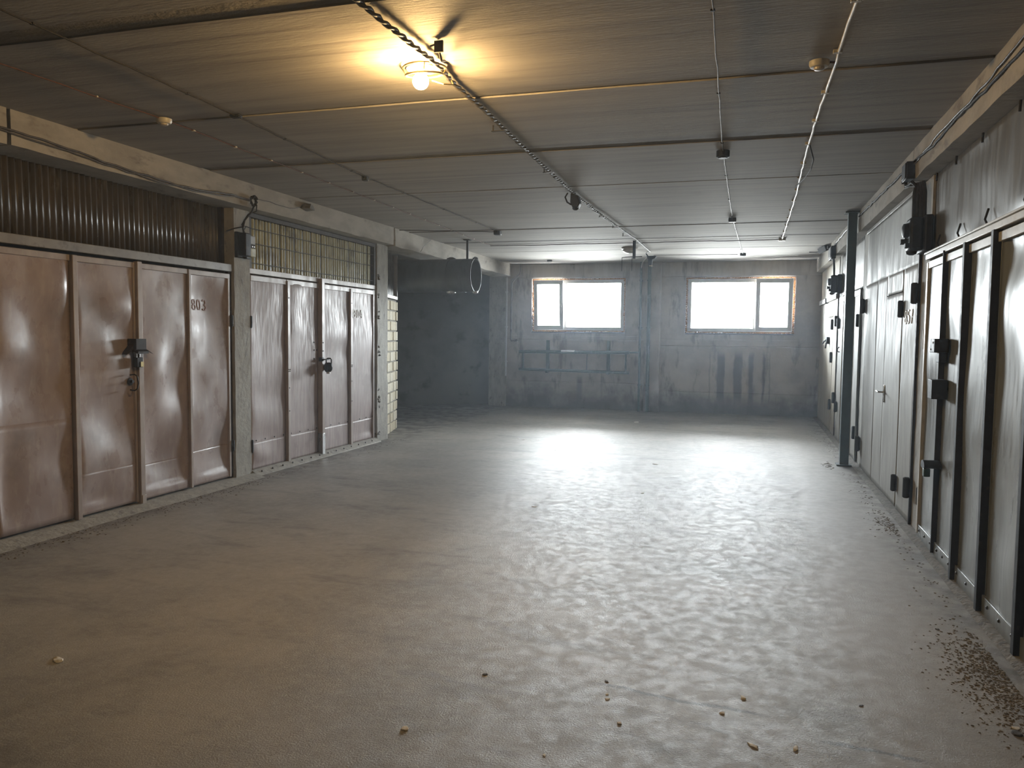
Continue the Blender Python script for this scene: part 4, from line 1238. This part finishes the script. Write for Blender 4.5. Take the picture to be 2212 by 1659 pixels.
wire('thin_wire', [(-3.0, -3, H-.006), (-3.2, 2.6, H-.006), (-3.254, 4.54, H-.006), (-3.366, 6.56, H-.006), (-3.335, 10.40, H-.006)], .0048, 'darkWire', 'thin dark wire through three small boxes on the left ceiling', 12, 'darkSteel', cs=(.008, .008, .008))
wire('thin_wire', [(-3.86, -3, H-.005), (-3.86, 3.35, H-.005), (-3.79, 4.46, H-.005)], .004, 'redWire', 'thin reddish wire leading to the left smoke detector', 9, 'whitePlastic', cs=(.007, .006, .006))
wire('thin_wire', [(-3.79, 4.56, H-.005), (-3.85, 7.5, H-.005), (-3.97, 12.05, H-.005)], .004, 'redWire', 'thin reddish wire with white clips beyond the left smoke detector', 14, 'whitePlastic', cs=(.010, .010, .010))
rr_ = random.Random(4)
t = root('cross_wire', (-3.97, 12.06, H-.01), 'dark wire stretched across the whole ceiling beyond the duct', 'cable')
MB().tube([(-3.97+4.38*i/40, 12.06-.02*math.sin(i*.5), H-.010-.006*rr_.random()) for i in range(41)], .006, 6).build('sheath', 'greyWire', t, smooth=80)
t = root('cross_wire', (-4.6, 10.42, H-.01), 'short dark wire from the left beam to the square junction box', 'cable')
MB().tube([(-4.6+1.26*i/14, 10.0+.44*i/14, H-.009-.004*rr_.random()) for i in range(15)], .005, 6).build('sheath', 'darkWire', t, smooth=80)
t = root('cross_wire', (-.2, 14.1, H-.01), 'thin grey wire crossing the ceiling in front of the right window', 'cable')
MB().tube([(-1.62+1.40*i/14, 14.0+.1*i/14, H-.009-.004*rr_.random()) for i in range(15)], .005, 6).build('sheath', 'greyWire', t, smooth=80)

# cables draped along the left beam
bx_ = -4.606
def draped(name, pts, r, mat, label, seed):
    rr = random.Random(seed)
    P = []
    for a, c in zip(pts[:-1], pts[1:]):
        n_ = max(2, int((Vector(c)-Vector(a)).length/.10))
        for i in range(n_):
            p = Vector(a).lerp(Vector(c), i/n_)
            P.append(p+Vector((rr.uniform(0, .006), 0, rr.uniform(-.007, .007))))
    P.append(Vector(pts[-1]))
    t = root(name, P[0], label, 'cable')
    MB().tube(P, r, 7).build('sheath', mat, t, smooth=80)
    return t
draped('beam_cable', [(bx_, 1, 2.78), (bx_, 3.5, 2.75), (bx_, 4.0, 2.735), (bx_, 4.5, 2.722), (bx_, 4.95, 2.685), (bx_, 5.4, 2.672), (bx_, 5.85, 2.668), (bx_, 6.35, 2.715), (bx_, 6.62, 2.71)], .0075, 'greyWire', 'upper of two sagging cables on the left beam', 1)
draped('beam_cable', [(bx_, 1, 2.76), (bx_, 3.9, 2.725), (bx_, 4.4, 2.705), (bx_, 4.95, 2.672), (bx_, 5.5, 2.655), (bx_, 5.95, 2.66), (bx_, 6.4, 2.698), (bx_, 6.62, 2.70)], .006, 'greyWire', 'lower of two sagging cables on the left beam', 2)
t = draped('beam_cable', [(bx_, 6.64, 2.73), (bx_, 6.85, 2.745), (bx_, 7.3, 2.735), (bx_, 7.6, 2.79)], .003, 'greyWire', 'thin wire from the beam knot to the broken hole', 3)
t = draped('beam_cable', [(-4.61, 10.75, 2.64), (-4.61, 10.85, 2.72), (-4.61, 11.15, 2.86)], .004, 'greyWire', 'thin slanting wire across the beam over the recess', 6)
# hole broken in the beam and its rubble
t = tag(MB().lump((-4.640, 7.66, 2.775), .135, random.Random(4), .55, 10).build('beam_hole', 'broken', bpy.data.objects['beam.001'], smooth=30), 'dark broken hole near the ceiling')
# right beam cables
bx2 = 1.134
draped('beam_cable', [(bx2, 1.0, 2.76), (bx2, 4.0, 2.745), (bx2, 4.6, 2.735), (bx2, 5.2, 2.75), (bx2, 5.8, 2.73), (bx2, 6.5, 2.76), (bx2, 8.5, 2.79), (bx2, 9.6, 2.80)], .009, 'darkWire', 'dark cable draped along the right beam', 7)
draped('beam_cable', [(bx2, 1.0, 2.80), (bx2, 4.1, 2.80), (bx2, 4.9, 2.765), (bx2, 5.6, 2.775), (bx2, 6.6, 2.745)], .006, 'greyWire', 'thinner grey cable above the dark one on the right beam', 8)
draped('beam_cable', [(bx2, 9.85, 2.80), (bx2, 11.0, 2.80), (bx2, 12.2, 2.78), (bx2, 12.25, 2.74)], .008, 'greyWire', 'grey cable on the right beam beyond the green post', 9)

# ------------------------------------------------------------------ wall boxes
# left pillar: breaker board with clear cover, knot of leads above
t = root('breaker_box', (-4.74, 6.70, 2.27), 'dark breaker box with clear cover on the pillar between the brown doors', 'electrical box')
MB().box(-4.755, 6.585, 2.165, -4.72, 6.80, 2.41).build('back_plate', 'blackPlastic', t, bevel=.006)
MB().box(-4.72, 6.61, 2.18, -4.645, 6.70, 2.40).build('case', 'blackPlastic', t, bevel=.008)
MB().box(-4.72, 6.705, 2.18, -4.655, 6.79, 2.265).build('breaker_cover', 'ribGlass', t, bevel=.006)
MB().box(-4.72, 6.705, 2.265, -4.66, 6.79, 2.30).build('terminal_block', 'darkSteel', t, bevel=.003)
for y in (6.725, 6.755):
    MB().lathe((-4.66, y, 2.282), (1, 0, 0), [(.010, 0), (.010, .008), (.005, .010)], 10).build('screw', 'chrome', t)
MB().box(-4.72, 6.705, 2.30, -4.66, 6.79, 2.385).build('fuse_cover', 'greyEdge', t, bevel=.006)
MB().lathe((-4.69, 6.66, 2.175), (0, 0, -1), [(.028, 0), (.026, .012), (.012, .02)], 14).build('gland', 'darkSteel', t)
t = root('cable_knot', (-4.575, 6.68, 2.70), 'dark taped knot of cables on the left beam above the breaker box', 'cable')
r = random.Random(9)
b = MB()
for k in range(6):
    a = r.uniform(0, 6)
    b.tube([(-4.585+r.uniform(0, .03), 6.64+.04*math.cos(a+q*.9), 2.70+.05*math.sin(a+q*.9)) for q in range(6)], .007, 6)
b.lump((-4.575, 6.67, 2.72), .030, r, 1.2, 8)
b.build('tape_wrap', 'darkWire', t, smooth=60)
MB().tube([(-4.58, 6.67, 2.68), (-4.595, 6.64, 2.60), (-4.66, 6.62, 2.52), (-4.69, 6.63, 2.45), (-4.69, 6.65, 2.395)], .009, 8).build('drop_lead', 'darkWire', t, smooth=80)
MB().tube([(-4.58, 6.70, 2.67), (-4.60, 6.72, 2.615), (-4.65, 6.66, 2.58), (-4.70, 6.63, 2.48), (-4.69, 6.665, 2.395)], .006, 8).build('drop_lead', 'darkWire', t, smooth=80)
MB().tube([(-4.69, 6.64, 2.46), (-4.75, 6.59, 2.44), (-4.80, 6.53, 2.41)], .006, 8).build('drop_lead', 'darkWire', t, smooth=80)
MB().tube([(-4.69, 6.66, 2.44), (-4.74, 6.75, 2.48), (-4.75, 6.86, 2.475)], .005, 8).build('drop_lead', 'darkWire', t, smooth=80)

def board_right(y, z0, z1, label, s=1.):
    t = root('switch_board', (1.2, y, z0), label, 'electrical box')
    h_ = z1-z0
    MB().box(1.19, y-.16*s, z0, 1.244, y+.13*s, z1).build('back_plate', 'blackPlastic', t, bevel=.01)
    MB().box(1.10, y-.12*s, z0+.01, 1.19, y+.06*s, z1-.01).build('meter_case', 'blackPlastic', t, bevel=.02)
    MB().lathe((1.10, y-.03*s, z0+h_*.62), (-1, 0, 0), [(.055, 0), (.05, .03), (.03, .04)], 18).build('meter_dial', 'blackPlastic', t)
    MB().box(1.06, y+.0*s, z0+h_*.26, 1.12, y+.06*s, z0+h_*.40).build('breaker', 'blackPlastic', t, bevel=.004)
    MB().box(1.075, y-.10*s, z0+.03, 1.11, y-.04*s, z0+h_*.25).build('breaker', 'blackPlastic', t, bevel=.004)
    MB().lathe((1.13, y-.02, z0+.012), (0, 0, -1), [(.04, 0), (.035, .02), (.015, .03)], 12).build('gland', 'darkSteel', t)
    MB().tube([(1.095, y+.02*s, z0+h_*.43), (1.093, y+.03*s, z0+h_*.40)], .006, 6).build('screw', 'chrome', t)
    return t
t = board_right(6.50, 2.085, 2.345, 'dark meter board with breakers on the pillar beside the dark grey door')
b = MB()
for k in range(4):
    MB().tube([(1.20-.018*k, 6.44+.03*k, 2.34), (1.20-.018*k, 6.45+.03*k, 2.52), (1.19-.012*k, 6.47+.02*k, 2.60)], .014, 8).build('riser_cable', 'darkWire', t, smooth=80)
MB().tube([(1.15, 6.50, 2.57), (1.13, 6.56, 2.615), (1.12, 6.64, 2.605), (1.115, 6.70, 2.61), (1.115, 6.72, 2.64)], .012, 8).build('feed_lead', 'darkWire', t, smooth=80)
MB().tube([(1.18, 6.47, 2.50), (1.15, 6.54, 2.58), (1.13, 6.62, 2.595), (1.115, 6.73, 2.60), (1.115, 6.75, 2.64)], .008, 8).build('feed_lead', 'darkWire', t, smooth=80)
t = root('junction_box', (1.13, 6.62, 2.70), 'dark box on the right beam above the meter board', 'junction box')
MB().box(1.085, 6.54, 2.635, 1.145, 6.70, 2.765).build('case', 'blackPlastic', t, bevel=.006)
MB().box(1.078, 6.55, 2.645, 1.085, 6.69, 2.755).build('lid', 'blackPlastic', t, bevel=.003)
MB().box(1.085, 6.70, 2.63, 1.105, 6.73, 2.66).build('gland', 'darkSteel', t)
t = board_right(12.30, 2.09, 2.36, 'dark meter board with breakers on the far pillar by the cream door', 1.0)
MB().tube([(1.15, 12.28, 2.35), (1.14, 12.22, 2.48), (1.13, 12.20, 2.57), (1.10, 12.35, 2.60), (1.10, 12.42, 2.58)], .014, 8).build('feed_lead', 'darkWire', t, smooth=80)
t = root('junction_box', (1.12, 12.3, 2.66), 'dark box on the far right beam above the second meter board', 'junction box')
MB().box(1.085, 12.12, 2.58, 1.15, 12.50, 2.76).build('case', 'blackPlastic', t, bevel=.008)
MB().box(1.078, 12.15, 2.60, 1.086, 12.47, 2.74).build('lid', 'blackPlastic', t, bevel=.003)
t = root('floodlight', (1.08, 13.4, 2.82), 'small dark spotlight on the right beam near the end wall', 'floodlight')
MB().prism([(1.06, 13.0, 2.86), (1.14, 13.0, 2.86), (1.13, 13.0, 2.79), (1.09, 13.0, 2.775)], (-.06, .5, 0)).build('housing', 'matteBlack', t, bevel=.008)
MB().box(1.10, 12.9, 2.80, 1.15, 13.1, 2.84).build('bracket', 'blackPlastic', t)
MB().tube([(1.05, 13.45, 2.81), (.98, 13.6, 2.815), (.90, 13.7, 2.83)], .008, 6).build('lead', 'darkWire', t)

# ------------------------------------------------------------------ dirt along the walls and loose chips
def dirt(name, label, count, place, seed, mat='dirt', rr=(.006, .022)):
    r = random.Random(seed)
    b = MB()
    for _ in range(count):
        x, y = place(r)
        b.lump((x, y, floor_z(x, y)), r.uniform(*rr)*(1 if r.random() > .06 else 1.5), r, .4, 5)
    return tag(b.build(name, mat, smooth=40), label, 'dirt', None, 'stuff')
dirt('dirt', 'loose dirt along the foot of the left doors', 620, lambda r: (-4.60+abs(r.gauss(0, .10)), r.choice((r.uniform(3.3, 6.6), r.uniform(3.3, 9.9)))), 1, rr=(.003, .010))
dirt('dirt', 'loose dark dirt along the kerb of the right doors', 520, lambda r: (1.13-abs(r.gauss(0, .07)), r.choice((r.uniform(4.72, 9.2), r.uniform(10.2, 15), r.gauss(6.75, .2)))), 2, rr=(.003, .010))
dirt('dirt', 'patch of coarse dark gravel at the lower right corner', 1500, lambda r: (1.11-abs(r.gauss(0, .11)), min(4.68, r.gauss(3.75, .30))), 3, rr=(.002, .008))
dirt('dirt', 'crumbs around the green post', 60, lambda r: (.96-abs(r.gauss(0, .07)), 9.62+max(-.3, min(.3, r.gauss(0, .14)))), 4, rr=(.005, .014))

def chip(name, x, y, rad, flat, mat, label, seed, sc=(1, 1), group=None):
    r = random.Random(seed)
    k = 9
    hh = rad*flat*.3
    rim = [r.uniform(.62, 1.0)*rad*.85 for _ in range(k)]
    b = MB()
    vs = []
    for lev, z in ((.96, 0), (1, hh*.5), (.86, hh)):      # a thin broken flake with an uneven top
        vs += [(lev*rim[i]*math.cos(2*PI*i/k), lev*rim[i]*math.sin(2*PI*i/k), z*(1+.25*math.sin(i*2.1+seed))) for i in range(k)]
    vs.append((0, 0, hh*1.08))
    fs = [tuple(range(k))[::-1]]
    for i in range(k):
        j = (i+1) % k
        fs += [(i, j, k+j, k+i), (k+i, k+j, 2*k+j, 2*k+i), (2*k+i, 2*k+j, 3*k)]
    b.add(vs, fs)
    ca, sa = math.cos(seed), math.sin(seed)
    for i, p in enumerate(b.v):
        u, v = p.x*sc[0], p.y*sc[1]
        b.v[i] = Vector((x+ca*u-sa*v, y+sa*u+ca*v, p.z+floor_z(x, y)-.0006))
    return tag(b.build(name, mat, loc=(x, y, 0), smooth=40), label, 'debris', group)
sh = chip('concrete_flake', -2.876, 2.698, .065, .30, 'chip', 'long pale flake lying on the floor at the lower left', 12, (1.0, .42))
chip('stone', -1.169, 2.601, .024, .8, 'chip', 'round pale stone lying alone near the bottom edge left of centre', 3)
chip('concrete_chip', .019, 3.247, .020, .6, 'chip', 'curved white chip right of the dark floor crack', 5, (1.3, .7))
chip('concrete_chip', -.057, 3.087, .017, .6, 'chip', 'small white chip just below the curved white chip', 7)
chip('concrete_chip', -.501, 3.07, .015, .6, 'chip', 'white chip just under the left end of the floor crack', 9)
chip('concrete_chip', -.51, 3.112, .012, .6, 'chip', 'flat pale chip touching the left end of the floor crack', 11, (1.5, .7))
chip('stone', -.424, 2.884, .014, .9, 'chip', 'small pale round pebble below the floor crack', 13)
chip('concrete_chip', .056, 2.866, .024, .5, 'chip', 'left of two pale flakes at the bottom right of centre', 15, (1.4, .6))
chip('concrete_chip', .199, 2.892, .022, .5, 'chip', 'right of two pale flakes at the bottom right of centre', 17, (1.4, .6))
chip('stone', -1.039, 3.136, .016, .8, 'darkChip', 'dark round lump beside a thin curved scratch in the centre foreground', 19)
chip('stone', -.532, 3.229, .012, .7, 'darkChip', 'small dark speck above the left end of the floor crack', 21, (1.6, .7))
chip('stone', .988, 3.258, .030, .8, 'darkChip', 'dark stone at the lower right corner', 23)
chip('concrete_chip', 1.0, 3.30, .020, .7, 'chip', 'pale chip beside the dark stone at the lower right corner', 25)
chip('concrete_chip', -.636, 2.579, .011, .7, 'chip', 'small white chip at the bottom edge of the floor', 27, (1.4, .7))
chip('stone', .467, 3.32, .012, .7, 'darkChip', 'small dark speck right of the curved white chip', 29, (1.5, .7))
chip('concrete_flake', -.978, 9.02, .05, .25, 'chip', 'white flake in the middle distance of the floor', 31, (1.4, .6))
chip('concrete_flake', -1.775, 13.36, .09, .2, 'chip', 'white scrap on the floor near the end wall', 33, (1.6, .7))
chip('stone', .947, 4.335, .014, .8, 'darkChip', 'dark pebble near the foot of the dark grey door', 35)
for i, (x, y) in enumerate(((-3.05, 10.6), (-2.95, 10.5), (-2.75, 10.55), (-2.3, 9.7), (-1.7, 6.4), (-.9, 7.3))):
    chip('concrete_chip', x, y, .026, .4, 'chip', ['leftmost of three white flecks on the floor past the brick wall', 'middle of three white flecks on the floor past the brick wall', 'rightmost of three white flecks on the floor past the brick wall',
         'white fleck on the floor left of the bright patch', 'white fleck on the floor below the twisted cable', 'white fleck on the bright middle of the floor'][i], 40+i, (1.5, .7))
